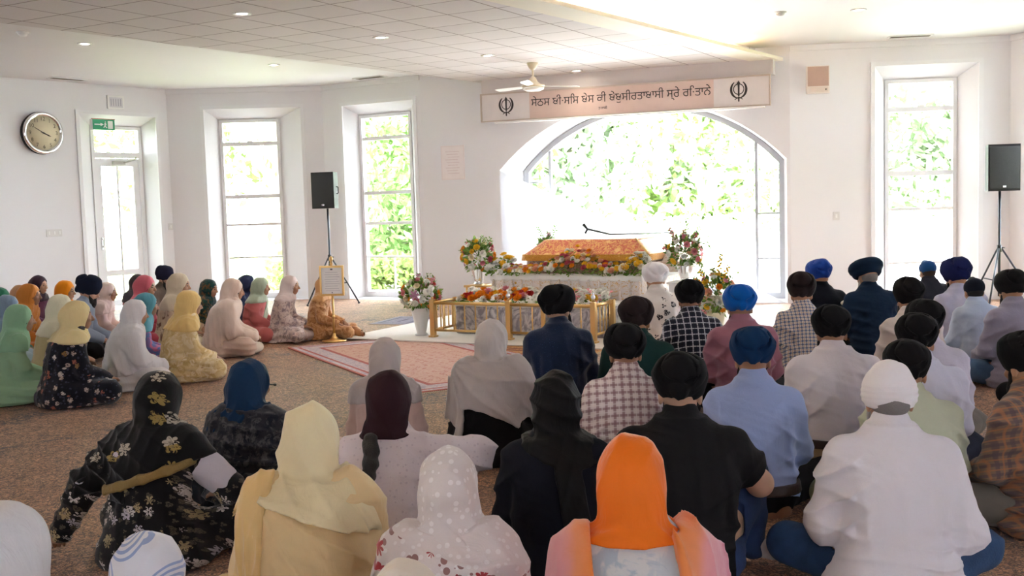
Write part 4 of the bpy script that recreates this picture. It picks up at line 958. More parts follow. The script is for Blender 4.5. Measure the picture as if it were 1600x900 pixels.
# ------------------------------------------------------------------ framed sign on a brass stand
r = empty('sign_stand', (-2.20, 12.89, 0), math.radians(-6)); tag(r, 'framed white notice on a tall brass pole stand', 'sign stand')
MB().lathe([(0, .0), (.155, .0), (.15, .015), (.06, .03), (.025, .06), (.016, .10), (0, .10)], n=28).build('base', GOLD, r); MB().tube([(0, 0, .05), (0, 0, .58)], .014, 12).build('pole', GOLD, r); MB().lathe([(.014, .28), (.024, .30), (.014, .32)], n=14).build('collar', GOLD, r)
m = MB(); m.box((-.15, -.015, .56), (.15, .015, .585)); m.box((-.15, -.015, .905), (.15, .015, .93)); m.box((-.15, -.015, .585), (-.128, .015, .905)); m.box((.128, -.015, .585), (.15, .015, .905)); m.build('sign_frame', GOLD, r)
MB().box((-.128, -.006, .585), (.128, .012, .905)).build('sheet', plain('sign_sheet', S(240, 240, 238), .5), r)
m = MB(); [m.box((-.08-.01*(i % 2), -.0075, .845-.028*i), (.075+.012*(i % 3), -.006, .849-.028*i)) for i in range(9)]; m.build('printed_lines', plain('sign_ink', S(178, 178, 184), .8), r)
m = MB(); m.box((-.014, -.0075, .875), (.014, -.006, .893)); m.box((-.006, -.0075, .592), (.006, -.006, .606)); m.build('printed_mark', plain('sign_ink_dark', S(96, 96, 100), .8), r)
m = MB(); m.lathe([(.012, .93), (.02, .95), (.012, .975), (.024, 1.0), (.02, 1.03), (0, 1.05)], n=14); m.build('finial', GOLD, r)
# ------------------------------------------------------------------ rugs and floor cloths
def rugmat(name, field, border, accents, w, l, sc=9):
    t = NT(name); o = t.obj(); x, y, z = t.sep(o); ax = t.math('ABSOLUTE', x); ay = t.math('ABSOLUTE', y)
    e = t.math('MINIMUM', t.math('SUBTRACT', w/2, ax), t.math('SUBTRACT', l/2, ay))
    sx = t.mapping(o, sc=(1, 1.9, 1)); v = t.voro(sx, sc, .6); n1 = t.noise(sx, sc*1.3, 3, .6, 2.0)
    f = t.mix(t.ramp(n1, [(.50, (0, 0, 0)), (.53, (1, 1, 1))]), field, accents[0]); f = t.mix(t.math('LESS_THAN', v.outputs['Distance'], .24), f, accents[1])
    f = t.mix(t.math('LESS_THAN', v.outputs['Distance'], .11), f, accents[2])
    b = t.mix(t.ramp(t.noise(t.mapping(o, loc=(3, 3, 3)), sc*2, 3, .6, 2.0), [(.50, (0, 0, 0)), (.54, (1, 1, 1))]), border, accents[3])
    c = t.mix(t.math('LESS_THAN', e, .30), f, b); c = t.mix(t.math('MULTIPLY', t.math('LESS_THAN', e, .335), t.math('GREATER_THAN', e, .285)), c, accents[4]); c = t.mix(t.math('MULTIPLY', t.math('LESS_THAN', e, .12), t.math('GREATER_THAN', e, .085)), c, accents[4]); c = t.mix(t.math('LESS_THAN', e, .03), c, accents[1])
    t.bsdf(c, .92, 0, t.bump(t.noise(o, 250, 2), .3, .005)); return t.m
def rug(name, label, loc, an, w, l, mat, th=.012):
    r = empty(name, (loc[0], loc[1], 0), an); tag(r, label, 'rug'); MB().box((-w/2, -l/2, .001), (w/2, l/2, th), None, .004).build('pile', mat, r)
    m = MB(); rs = random.Random(4)
    for i in range(int(w/.02)):
        x = -w/2+.01+i*.02
        for sg in (-1, 1): m.box((x-.004, sg*l/2-.001 if sg > 0 else sg*l/2-.045, .001), (x+.004, sg*l/2+.045 if sg > 0 else sg*l/2+.001, .006))
    m.build('fringe', plain('fringe', S(214, 196, 168), .9), r)
ra = np.array((.47, -.883)); rb = np.array((.883, .47)); cR = np.array((-2.66, 12.33))+ra*1.87+rb*.95
RUGM = rugmat('rug_rose', S(214, 178, 162), S(206, 188, 190), (S(206, 160, 148), S(186, 108, 98), S(222, 202, 186), S(176, 160, 176), S(176, 96, 92)), 1.90, 3.74)
rug('patterned_rug', 'rose and cream patterned rug on the open floor before the altar', cR, math.atan2(rb[1], rb[0]), 1.90, 3.74, RUGM)
cR2 = np.array((-.02, 11.62)); RUGB = rugmat('rug_amber', S(176, 120, 74), S(196, 144, 92), (S(150, 96, 60), S(206, 160, 110), S(120, 66, 48), S(160, 110, 70), S(130, 74, 52)), .75, 2.0)
rug('runner_rug', 'narrow amber rug in front of the brass altar rail', cR2, math.radians(60), .75, 2.0, RUGB, .010)
AT = np.array((math.cos(math.radians(-28)), math.sin(math.radians(-28)))); AN = np.array((-AT[1], AT[0])); AC = np.array((-.03, 12.30)); AA = math.radians(-28)
def ap(u, d, z=0.0): p = AC+AT*u+AN*d; return (float(p[0]), float(p[1]), z)
SHEET = cloth('white_sheet', S(232, 226, 220), .9, .05)
r = empty('floor_sheet', ap(.25, 1.5), AA); tag(r, 'white cloth sheet spread on the floor under the altar', 'floor cloth'); MB().box((-2.45, -1.85, .014), (2.5, 1.9, .026), None, .005).build('cloth', SHEET, r); m = MB()
for sgn in (-1.87, 1.90): m.box((-2.45, sgn-.01, .013), (2.5, sgn+.012, .030), None, .006)
m.build('hem', SHEET, r)
rug('small_mat', 'small grey-violet mat on the floor left of the altar', (-1.55, 14.95), math.radians(-20), .62, .95, rugmat('mat_violet', S(150, 144, 160), S(128, 124, 144), (S(120, 118, 140), S(170, 160, 170), S(110, 100, 120), S(150, 146, 160), S(100, 96, 116)), .62, .95, 14))
# ------------------------------------------------------------------ altar rail in brass
r = empty('altar_rail', ap(0, 0, .027), AA); tag(r, 'low brass altar rail with posts and glass ball finials', 'railing'); CRYS = plain('crystal', (.9, .93, .95), .08, .4)
def post(u, d, ht, fin=True, w=.030):
    m = MB(); m.box((u-w*1.5, d-w*1.5, 0), (u+w*1.5, d+w*1.5, .02), None, .003); m.box((u-w, d-w, .02), (u+w, d+w, ht), None, .004); p = m.build('post', GOLD, r)
    if fin:
        m = MB(); m.lathe([(.010, ht), (.018, ht+.015), (.012, ht+.03)], c=(u, d, 0), n=14); m.build('collar', GOLD, p); m = MB(); m.lathe([(0.008, ht+.03), (.022, ht+.042), (.026, ht+.06), (.018, ht+.08), (.008, ht+.088), (.012, ht+.10), (0, ht+.115)], c=(u, d, 0), n=16); m.build('finial', CRYS, p)
def run(u0, d0, u1, d1, n, ht=.415):
    MB().tube([(u0, d0, ht), (u1, d1, ht)], .020, 8).build('top_bar', GOLD, r); MB().tube([(u0, d0, .085), (u1, d1, .085)], .016, 8).build('bottom_bar', GOLD, r)
    for i in range(1, n+1):
        k = i/(n+1); u, d = u0+(u1-u0)*k, d0+(d1-d0)*k
        m = MB(); m.tube([(u, d, .085), (u, d, .22), (u, d, .24), (u, d, .26), (u, d, .415)], [.0085, .0085, .014, .0085, .0085], 8); m.build('baluster', GOLD, r)
for u, d in ((-1.07, 0), (-.02, 0), (1.06, 0)): post(u, d, .46)
for u in (-1.07, 1.06): post(u, .55, .44, False)
post(.42, .02, .40, False, .022)
run(-1.07, 0, -.02, 0, 6); run(-.02, 0, 1.06, 0, 6); run(-1.07, 0, -1.07, .55, 5); run(1.06, 0, 1.06, .55, 5)
# ------------------------------------------------------------------ the altar: lower step, draped platform, covered scripture
t = NT('silver_brocade'); o = t.obj(); nz1 = t.noise(o, 4.2, 3, .6, 3.0); c = t.mix(t.ramp(nz1, [(.40, (0, 0, 0)), (.60, (1, 1, 1))]), S(136, 130, 136), S(206, 198, 198)); t.bsdf(c, .35, .25, t.bump(nz1, .4, .02)); SILVERB = t.m
r = empty('altar_step', ap(.0, .78, .027), AA); tag(r, 'low step before the altar draped in silver brocade', 'altar step'); MB().box((-.98, -.40, 0), (1.02, .32, .36), None, .02).build('drape', SILVERB, r)
m = MB(); m.box((-.985, -.405, .335), (1.025, .325, .372), None, .012); m.build('top_cloth', SHEET, r)
t = NT('gold_embroidery'); o = t.obj(); x, y, z = t.sep(o); nz1 = t.noise(t.mapping(o, sc=(1, .6, 1)), 4.5, 3, .55, 4.0)
ln = t.math('LESS_THAN', t.math('ABSOLUTE', t.math('SUBTRACT', nz1, .5)), .013); vo = t.voro(o, 6.0, .9); ln = t.math('MAXIMUM', ln, t.math('LESS_THAN', vo.outputs['Distance'], .10))
ln = t.math('MULTIPLY', ln, t.math('LESS_THAN', z, .62)); c = t.mix(ln, S(232, 222, 218), S(212, 166, 76)); t.bsdf(c, t.math('SUBTRACT', .7, t.math('MULTIPLY', ln, .35)), t.math('MULTIPLY', ln, .6), t.bump(t.math('ADD', t.math('MULTIPLY', ln, .4), t.noise(o, 6, 2)), .3, .01)); EMB = t.m
r = empty('altar_platform', ap(.1, 1.95, .027), AA); tag(r, 'raised platform draped in white cloth with gold embroidery', 'altar')
m = MB(); m.box((-1.00, -.78, 0), (1.10, .95, .645), None, .02); m.build('drape', EMB, r); m = MB(); m.box((-1.01, -.79, .60), (1.11, .96, .672), None, .015); m.build('top_cloth', cloth('altar_top', S(240, 236, 232), .8, .04), r)
m = MB()
for i in range(16):
    u = -.95+i*.135; m.tube([(u, -.795, .62), (u+.01, -.802, .3), (u-.005, -.80, .01)], [.012, .016, .02], 8)
m.build('pleats', EMB, r)
def brocade(name, base, a, b, sc=9.0):
    t = NT(name); o = t.obj(); n1 = t.noise(o, sc, 3, .55, 4.5); v = t.voro(o, sc*.9, .8)
    f = t.ramp(n1, [(.47, (0, 0, 0)), (.50, (1, 1, 1)), (.56, (1, 1, 1)), (.59, (0, 0, 0))]); c = t.mix(f, base, a); c = t.mix(t.ramp(v.outputs['Distance'], [(.16, (1, 1, 1)), (.22, (0, 0, 0))]), c, b)
    t.bsdf(c, .42, .15, t.bump(t.math('ADD', f, n1), .35, .01), Sheen_Weight=.4); return t.m
r = empty('covered_scripture', ap(.28, 2.05, .70), AA); tag(r, 'covered scripture cushion under red-gold brocade on the altar', 'covered scripture'); hw, hd = .93, .62
def hip(z0, z1, w0, d0, w1, d1, x0=0, y0=0, n=12):
    """soft-edged frustum"""
    vs = []; fs = []; N = 64
    prof = [(0, 0), (.0, .25), (.3, .62), (.75, .93), (1, 1)] if False else [(0, 0.0), (.5, .5), (.92, .95), (1, 1.0)]
    for k, q in prof:
        w = w0+(w1-w0)*k; d = d0+(d1-d0)*k; z = z0+(z1-z0)*q
        for i in range(N):
            a = 2*PI*i/N; ca, sa = math.cos(a), math.sin(a); e = 2/9.0; vs.append((x0+w*math.copysign(abs(ca)**e, ca), y0+d*math.copysign(abs(sa)**e, sa), z))
    for j in range(len(prof)-1):
        for i in range(N): fs.append((j*N+i, j*N+(i+1) % N, (j+1)*N+(i+1) % N, (j+1)*N+i))
    m = MB(); m.add(vs, fs, True); m.add([vs[(len(prof)-1)*N+i] for i in range(N)], [tuple(range(N))]); m.add([vs[i] for i in range(N)], [tuple(range(N))[::-1]]); return m
hip(.0, .17, hw*.95, hd*.95, hw*.93, hd*.93).build('skirt', brocade('brocade_brown', S(168, 146, 128), S(122, 96, 78), S(206, 190, 170), 10), r)
hip(.165, .245, hw, hd, hw*.985, hd*.985).build('gold_border', brocade('brocade_gold', S(222, 164, 70), S(200, 134, 40), S(238, 196, 110), 20), r)
hip(.24, .43, hw*.97, hd*.97, hw*.70, hd*.62).build('cover', brocade('brocade_red', S(216, 112, 82), S(240, 190, 110), S(244, 200, 130), 6), r)
m = MB(); m.tube([(hw*.97, -hd*.95, .245), (hw*.71, -hd*.62, .432), (hw*.71, hd*.60, .432)], .012, 8); m.build('trim_cord', GOLD, r)
# folded pale brocade hanging at its right side
r = empty('folded_cover', ap(1.30, 2.35, .70), AA); tag(r, 'folded pale brocade cover beside the scripture on the right', 'folded cloth'); hip(0, .30, .17, .5, .05, .42).build('cloth', brocade('brocade_pale', S(246, 236, 228), S(228, 196, 182), S(238, 220, 190), 11), r)
hip(.0, .13, .19, .52, .18, .51).build('border', brocade('brocade_pale2', S(244, 232, 222), S(226, 190, 176), S(240, 216, 170), 14), r)
# microphones
r = empty('microphone_boom', ap(.95, 3.05, .027), AA); tag(r, 'thin dark microphone boom reaching over the covered scripture', 'microphone stand')
mats = plain('mic_dark', (.03, .035, .03), .45)
MB().lathe([(0, 0), (.14, 0), (.14, .015), (.03, .03), (0, .03)], n=24).build('base', mats, r); MB().tube([(0, 0, .02), (0, 0, 1.14)], .011, 10).build('pole', mats, r)
def bl(x, y, z, o=r): 
    return tuple(o.matrix_basis.inverted() @ Vector((x, y, z)))
MB().tube([(.0, 0, 1.13), bl(1.25, 13.2, 1.20), bl(.93, 12.75, 1.285)], .0125, 8).build('boom', mats, r)
e = bl(.93, 12.75, 1.285); MB().tube([e, (e[0]-.05, e[1]-.01, e[2]+.06)], [.012, .020], 10).build('microphone', mats, r); MB().tube([(e[0], e[1], e[2]), (e[0]-.03, e[1], e[2]-.05)], [.012, .014], 10).build('counter_clip', mats, r)
# ------------------------------------------------------------------ flowers
PETAL = {k: plain('petal_'+k, c, .6, 0, 0, 40, .10) for k, c in dict(white=S(246, 243, 234), cream=S(246, 232, 200), yellow=S(250, 202, 52), orange=S(246, 156, 34), pink=S(232, 150, 160), rose=S(206, 88, 104), red=S(206, 58, 56), peach=S(238, 178, 146), mauve=S(190, 136, 162), lime=S(190, 200, 96)).items()}
CENTRE = plain('flower_centre', S(206, 186, 90), .8); GREENL = leaf_mat('bouquet_green', S(84, 118, 56), S(146, 172, 94)); STEM = plain('stem_green', S(92, 122, 62), .6)
_fl = {}
def flower_mesh(kind, col):
    if (kind, col) in _fl: return _fl[kind, col]
    rs = random.Random(hash(kind) % 7 if False else len(kind)); m = MB(); R_ = 1.0
    def petal(az, tilt, l, w, cup, r0=.05, z0=0.0):
        ca, sa = math.cos(az), math.sin(az); vs = []
        for i, (q, ww) in enumerate(((0, .35), (.35, .9), (.7, 1.0), (1.0, .45))):
            ang = tilt+cup*q; rr = r0+l*q*math.cos(tilt+cup*q*.5); z = z0+l*q*math.sin(tilt+cup*q*.5)
            for s_ in (-1, 0, 1):
                vs.append((rr*ca-s_*ww*w*sa, rr*sa+s_*ww*w*ca, z+(.10*l*ww if s_ else 0)))
        fs = [(i*3+j, i*3+j+1, (i+1)*3+j+1, (i+1)*3+j) for i in range(3) for j in range(2)]; m.add(vs, fs, True)
    if kind == 'rose':
        for ring, (n, t, l, w, c) in enumerate(((6, .15, .95, .42, .9), (6, .55, .85, .38, .9), (5, .95, .75, .30, .8), (3, 1.3, .62, .2, .5))):
            for k in range(n): petal(2*PI*k/n+ring*.5, t, l, w, c)
    elif kind == 'carnation':
        for ring, (n, t, l) in enumerate(((11, -.25, .98), (11, .12, 1.0), (10, .5, .95), (8, .9, .88), (5, 1.3, .8))):
            for k in range(n): petal(2*PI*k/n+ring*.3, t+rs.uniform(-.08, .08), l, .24, -.35, .02)
    elif kind == 'lily':
        for k in range(6): petal(PI*k/3, .55 if k % 2 else .7, 1.15, .28, -.75)
    elif kind == 'floret':
        for k in range(5): petal(2*PI*k/5, .3, 1.0, .42, .2)
    me = bpy.data.meshes.new(kind+'_'+col); me.from_pydata(m.v, [], m.f); me.polygons.foreach_set('use_smooth', [True]*len(m.f)); me.materials.append(PETAL[col]); me.update(); _fl[kind, col] = me; return me
def flower(parent, kind, col, loc, size, nrm, rs):
    o = bpy.data.objects.new(kind, flower_mesh(kind, col)); C.objects.link(o); o.parent = parent; n = Vector(nrm).normalized()
    q = n.to_track_quat('Z', 'Y'); o.rotation_mode = 'QUATERNION'; o.rotation_quaternion = q @ Matrix.Rotation(rs.uniform(0, 6.28), 3, 'Z').to_quaternion(); o.location = loc; o.scale = (size,)*3; return o
def greens(parent, pts, size, seed, name='foliage'):
    rs = np.random.RandomState(seed); k = len(pts); cen = np.array([p[0] for p in pts]); a = np.array([p[1] for p in pts], float); a /= np.linalg.norm(a, axis=1)[:, None]+1e-6
    b = np.cross(a, rs.normal(size=(k, 3))); b /= np.linalg.norm(b, axis=1)[:, None]; nn = np.cross(a, b); s = size*rs.uniform(.6, 1.25, (k, 1))
    V = np.stack([cen, cen+a*s*.5+b*s*.22+nn*s*.06, cen+a*s, cen+a*s*.5-b*s*.22+nn*s*.06], 1).reshape(-1, 3)
    me = bpy.data.meshes.new(name); me.from_pydata([tuple(v) for v in V], [], [(4*i, 4*i+1, 4*i+2, 4*i+3) for i in range(k)]); o = link(name, me, GREENL, parent); o['kind'] = 'stuff'; return o
def spike(parent, p0, p1, col=None, seed=0, name='flower_spike'):
    """tall stem with small leaves, and florets when a colour is given"""
    rs = random.Random(seed); p0 = Vector(p0); p1 = Vector(p1); m = MB(); mid = p0.lerp(p1, .55)+Vector((0, 0, .02)); m.tube([p0, mid, p1], [.005, .004, .002], 6); st = m.build(name, STEM, parent)
    pts = []; d = (p1-p0).normalized()
    for i in range(26):
        q = .25+.75*i/26; pp = p0.lerp(p1, q); a = i*2.4; s_ = d.orthogonal(); s_ = Matrix.Rotation(a, 3, d) @ s_; pts.append((tuple(pp), tuple(s_+d*.7)))
    greens(st, pts, .05, seed, 'leaves')
    if col:
        m = MB()
        for i in range(14):
            q = .45+.55*i/14; pp = p0.lerp(p1, q); s_ = Matrix.Rotation(i*2.4, 3, d) @ d.orthogonal(); c = pp+s_*.018*(1.2-q*.6); m.lathe([(0, -.014), (.014, -.004), (.016, .008), (0, .014)], c=tuple(c), n=8)
        m.build('florets', PETAL[col], st)
def bouquet(name, label, loc, rx, rz, kinds, seed, n=34, vase=None, spikes=(), fs=.048, front=-PI/2, cz=0.0, green=260, group='flower arrangements round the altar'):
    """loc = foot of the vase, on whatever carries it"""
    rs = random.Random(seed); r = empty(name, loc, AA); tag(r, label, 'flower arrangement', group); zc = 0
    if vase:
        ht, rad, mt = vase; zc = ht; MB().lathe([(0, 0), (rad*.62, 0), (rad*.66, .012), (rad*.50, .03), (rad*.62, ht*.3), (rad*.85, ht*.7), (rad, ht*.97), (rad*1.02, ht), (rad*.93, ht), (rad*.8, ht*.75), (0, ht*.7)], n=28).build('vase', mt, r)
    c = Vector((0, 0, zc+rz*.85+cz))
    for i in range(n):
        z = 1-2*(i+.5)/n; z = z*.9+.12; a = i*2.39996+rs.uniform(-.2, .2); q = math.sqrt(max(0, 1-z*z)); d = Vector((q*math.cos(a), q*math.sin(a), z))
        kd, col = kinds[i % len(kinds)] if rs.random() < .75 else rs.choice(kinds); p = c+Vector((d.x*rx, d.y*rx*.8, d.z*rz))
        flower(r, kd, col, tuple(p), fs*rs.uniform(.8, 1.2), d, rs)
    pts = []
    for i in range(green):
        d = Vector((rs.gauss(0, 1), rs.gauss(0, 1), rs.gauss(0, 1))).normalized(); k = rs.uniform(.55, .98); pts.append((tuple(c+Vector((d.x*rx*k, d.y*rx*.8*k, d.z*rz*k))), tuple(d+Vector((0, 0, .2)))))
    greens(r, pts, .085, seed)
    for i, (dx, dy, dz, col) in enumerate(spikes): spike(r, tuple(c), (dx, dy, zc+dz), col, seed*7+i)
    return r
SILVERV = plain('silver_vase', (.86, .87, .88), .16, .95); WHITEV = plain('white_vase', S(238, 238, 236), .3)
W_, Y_, O_, P_ = ('rose', 'white'), ('rose', 'yellow'), ('rose', 'orange'), ('rose', 'pink')
mixA = [('carnation', 'white'), Y_, ('carnation', 'white'), O_, P_, ('rose', 'cream'), ('lily', 'mauve'), W_, ('rose', 'rose')]
mixB = [('carnation', 'white'), ('rose', 'white'), P_, ('rose', 'peach'), Y_, ('lily', 'pink'), ('rose', 'rose'), W_]
# brass pedestal with the high left vase
pl = ap(-1.18, 1.35, .027); r = empty('pedestal', pl, AA); tag(r, 'brass pedestal stand left of the altar carrying a silver vase', 'pedestal')
m = MB(); m.box((-.15, -.15, .50), (.15, .15, .53), None, .005); m.build('top', GOLD, r)
for sx in (-1, 1):
    for sy in (-1, 1): MB().tube([(sx*.12, sy*.12, 0), (sx*.12, sy*.12, .28), (sx*.12, sy*.12, .31), (sx*.12, sy*.12, .50)], [.014, .014, .022, .014], 10).build('leg', GOLD, r)
m = MB(); m.box((-.13, -.13, .12), (.13, .13, .135)); m.build('shelf', GOLD, r)
bouquet('flower_arrangement', 'round bouquet in a silver vase on the brass pedestal left of the altar', (pl[0], pl[1], .557), .215, .20, mixA, 11, 40, (.21, .105, SILVERV), [(-.02, .05, .40, 'mauve'), (.12, .05, .40, 'white'), (-.16, 0, .36, 'pink'), (.02, .1, .44, None), (-.28, .0, .24, None), (.20, 0, .40, None)], .05)
p_ = ap(1.60, 1.60, .027); r = empty('pedestal', p_, AA); tag(r, 'white plinth right of the altar carrying a silver vase', 'pedestal'); m = MB(); m.box((-.16, -.16, 0), (.16, .16, .55), None, .012); m.build('shaft', plain('plinth_white', S(240, 238, 236), .5), r); MB().box((-.18, -.18, .55), (.18, .18, .575), None, .005).build('cap', plain('plinth_white', S(240, 238, 236), .5), r)
bouquet('flower_arrangement', 'tall loose bouquet with green spikes in a silver vase right of the altar', (p_[0], p_[1], .602), .20, .19, mixB, 12, 34, (.20, .11, SILVERV), [(.04, .0, .60, None), (-.20, 0, .46, 'pink'), (.20, .0, .46, None), (.16, .02, .40, 'rose'), (.38, 0, .24, None), (.24, -.05, .0, None), (-.02, .05, .44, 'peach'), (-.28, 0, .22, 'rose'), (.32, .0, .32, None)], .052)
lowL = ap(-1.32, .12, .027)
bouquet('flower_arrangement', 'low round bouquet in a white vase at the left end of the brass rail', lowL, .235, .19, [('carnation', 'white'), ('rose', 'cream'), P_, O_, ('carnation', 'white'), ('lily', 'mauve'), ('rose', 'orange'), W_, ('rose', 'red')], 13, 44, (.34, .12, WHITEV), [(-.05, .05, .42, 'mauve'), (.12, .05, .42, 'white'), (-.16, .05, .40, None), (.22, 0, .38, 'pink')], .05)
lowR = ap(2.25, .75, .027)
bouquet('flower_arrangement', 'bouquet with yellow spikes in a cream vase behind the blue-turbaned man', lowR, .20, .22, [Y_, ('rose', 'peach'), W_, O_, ('carnation', 'white'), P_, ('rose', 'lime')], 14, 34, (.30, .11, plain('cream_vase', S(226, 216, 190), .4)), [(.06, 0, .66, 'yellow'), (-.20, 0, .48, 'yellow'), (.26, 0, .48, None), (-.05, .05, .50, 'lime'), (.14, .03, .52, 'yellow'), (-.26, 0, .38, 'orange')], .05)
bk = ap(-.72, 2.55, .699)
bouquet('flower_arrangement', 'pale bouquet with green spikes behind the left end of the scripture cover', bk, .16, .14, [W_, ('rose', 'mauve'), ('carnation', 'white'), ('lily', 'pink')], 15, 20, (.14, .08, SILVERV), [(-.16, 0, .44, None), (.14, 0, .46, None), (.0, .02, .36, 'mauve')], .045)
def bank(name, label, u0, u1, d, z, hfun, dep, kinds, seed, n, fs=.046, droop=.05, green=420):
    """a long bed of blooms: laid along the altar edge, hfun(k) its height along the way"""
    rs = random.Random(seed); uc = (u0+u1)/2; r = empty(name, ap(uc, d, z), AA); tag(r, label, 'flower garland', 'flower garlands laid along the altar'); L_ = u1-u0
    for i in range(n):
        k = (i+.5)/n; u = (((i*.61803) % 1)-.5)*L_*.97; q = ((i*7) % 10+rs.random())/10; hh = hfun(u/L_+.5); y = dep*(q-.5)*1.5; zz = hh*(.25+.75*q)+.012
        kd, col = rs.choice(kinds); flower(r, kd, col, (u, y, zz), fs*rs.uniform(.8, 1.2), (rs.uniform(-.25, .25), -.75+.5*q, .55+.5*q), rs)
    pts = []
    for i in range(green):
        u = rs.uniform(-.5, .5)*L_; hh = hfun(u/L_+.5); q = rs.random(); pts.append(((u, dep*(q-.62)*1.5, hh*q*.9+.01), (rs.uniform(-.8, .8), -1, rs.uniform(-.5 if droop else 0, .4))))
    greens(r, pts, .075, seed); return r
warm = [Y_, Y_, O_, ('rose', 'cream'), W_, ('rose', 'peach'), ('carnation', 'white'), ('rose', 'yellow'), ('rose', 'rose'), ('rose', 'peach')]
bank('flower_garland', 'long mound of yellow, orange and cream roses along the front of the altar', -.78, .92, 1.32, .699, lambda k: .09+.24*math.exp(-((k-.58)/.20)**2), .22, warm, 21, 96)
bank('flower_garland', 'cluster of white chrysanthemums and yellow blooms at the left end of the altar top', -.98, -.66, 1.36, .699, lambda k: .22, .2, [('carnation', 'white'), ('carnation', 'white'), ('rose', 'yellow')], 22, 16, .06, .05, 160)
bank('flower_garland', 'cluster of white chrysanthemums and yellow blooms at the right end of the altar top', .93, 1.20, 1.36, .699, lambda k: .24, .2, [('carnation', 'white'), ('carnation', 'white'), ('rose', 'yellow')], 23, 16, .06, .05, 160)
bank('flower_garland', 'row of white chrysanthemums with orange roses on the left half of the altar step', -.96, .02, .60, .399, lambda k: .13, .24, [('carnation', 'white'), ('carnation', 'white'), ('carnation', 'white'), O_, ('carnation', 'white'), Y_, P_, O_, ('rose', 'red')], 24, 46, .062, .05, 260)
bank('flower_garland', 'row of pink lilies and white blooms on the right half of the altar step', .06, 1.0, .60, .399, lambda k: .13, .24, [('carnation', 'white'), ('lily', 'pink'), W_, ('lily', 'pink'), Y_, W_, ('lily', 'white')], 25, 44, .060, .05, 260)
# small ritual things and the white side table right of the altar
r = empty('side_table', ap(2.0, 1.05, .027), AA); tag(r, 'small white-draped side table right of the altar', 'side table'); m = MB(); m.box((-.18, -.18, 0), (.30, .2, .46), None, .012); m.build('drape', SHEET, r); MB().box((-.19, -.19, .455), (.31, .21, .475), None, .006).build('top', SHEET, r)
r = empty('white_box', ap(1.32, .62, .027), AA); tag(r, 'white boxed case behind the right end of the brass rail', 'box'); m = MB(); m.box((-.14, -.2, 0), (.14, .2, .30), None, .012); m.build('body', plain('box_gloss', S(238, 238, 238), .4), r); MB().box((-.145, -.205, .27), (.145, .205, .31), None, .006).build('lid', plain('box_gloss', S(238, 238, 238), .4), r)
# ------------------------------------------------------------------ people
ALTAR = np.array((.55, 13.4))
def hd(top, k=.5, add=0.0):
    p = np.array(top[:2]); a = ALTAR-p; a /= np.linalg.norm(a); v = p/np.linalg.norm(p); d = a*k+v*(1-k); return math.degrees(math.atan2(-d[0], d[1]))+add
KHAKI = cloth('trouser_khaki', S(176, 152, 124)); TBLACK = cloth('trouser_black', S(26, 25, 28)); TNAVY = cloth('trouser_navy', S(34, 38, 54)); TGREY = cloth('trouser_grey', S(118, 112, 104)); TBLUE = denim('denim_blue', S(34, 62, 98)); TOLIVE = cloth('trouser_olive', S(150, 152, 116)); SOCKW = cloth('sock_white', S(214, 208, 208)); SOCKG = cloth('sock_grey', S(120, 118, 124))
TB_ = lambda r, g, b: cloth('turban_cloth_%d_%d_%d' % (r, g, b), S(r, g, b), .9, .08, .15, 320, .25)
BLK = TB_(24, 23, 25); BRN = TB_(44, 35, 35); NVY = TB_(25, 36, 66); TEAL = TB_(20, 50, 84); ROYAL = TB_(32, 66, 148); BLUE = TB_(12, 88, 172); WHT = TB_(238, 234, 236); INDIGO = TB_(30, 36, 78)
LEATHER = plain('belt_leather', S(58, 38, 30), .45, 0, .3, 60); BUCKLE = metal('belt_steel', (.7, .7, .72), .3)
def belt(z=.135, mat=LEATHER):
    def f(F, h):
        v = Vol((-.36, -.3, z-.04), (.36, .3, z+.04), min(h, .008)); v.add(F.torso(.038, z0=z-.02, z1=z+.02), .001); return [('belt', mat, v.mesh())]
    return f
def sock(side, mat=SOCKW):
    def f(F, h):
        an, toe = F.leg[side][2], F.leg[side][3]; d = toe-an; return [('sock', mat, F.tube([(an-d*.18, .036), (an, .040), (an+d*.55, .038), (toe, .027)], min(h, .009)))]
    return f
def both(*fs): return lambda F, h: sum((f(F, h) for f in fs), [])
def drape(name, mat, keep, off=.040, **kw): return lambda F, h: [(name, mat, F.scarf(h, off=off, keep=keep, hood=False, **kw))]
_n = [0]
def man(label, top, shirt, turb, style='round', k=.5, add=0.0, tw=1.0, trousers=None, tuck=True, sleeve='long', fig=None, sk='mid', seed=None, fl=.0, amp=1.0, shirt_name='shirt', **g):
    _n[0] += 1; sd = seed or _n[0]; rs = random.Random(sd*13)
    fg = dict(lean=.075+rs.uniform(-.015, .015), yaw=rs.uniform(-6, 6), pitch=-10+rs.uniform(-4, 4)); fg.update(fig or {})
    return person(label, top, hd(top, k, add), fig=Fig('m', **fg), sk=sk, shirt=(shirt, dict(name=shirt_name, sleeve=sleeve, hem=.115 if tuck else .0, fl=fl if tuck else max(fl, .035), seed=sd, amp=amp)), trousers=trousers or TBLACK, turban=(style, turb, dict(tw=tw, seed=sd)), **g)
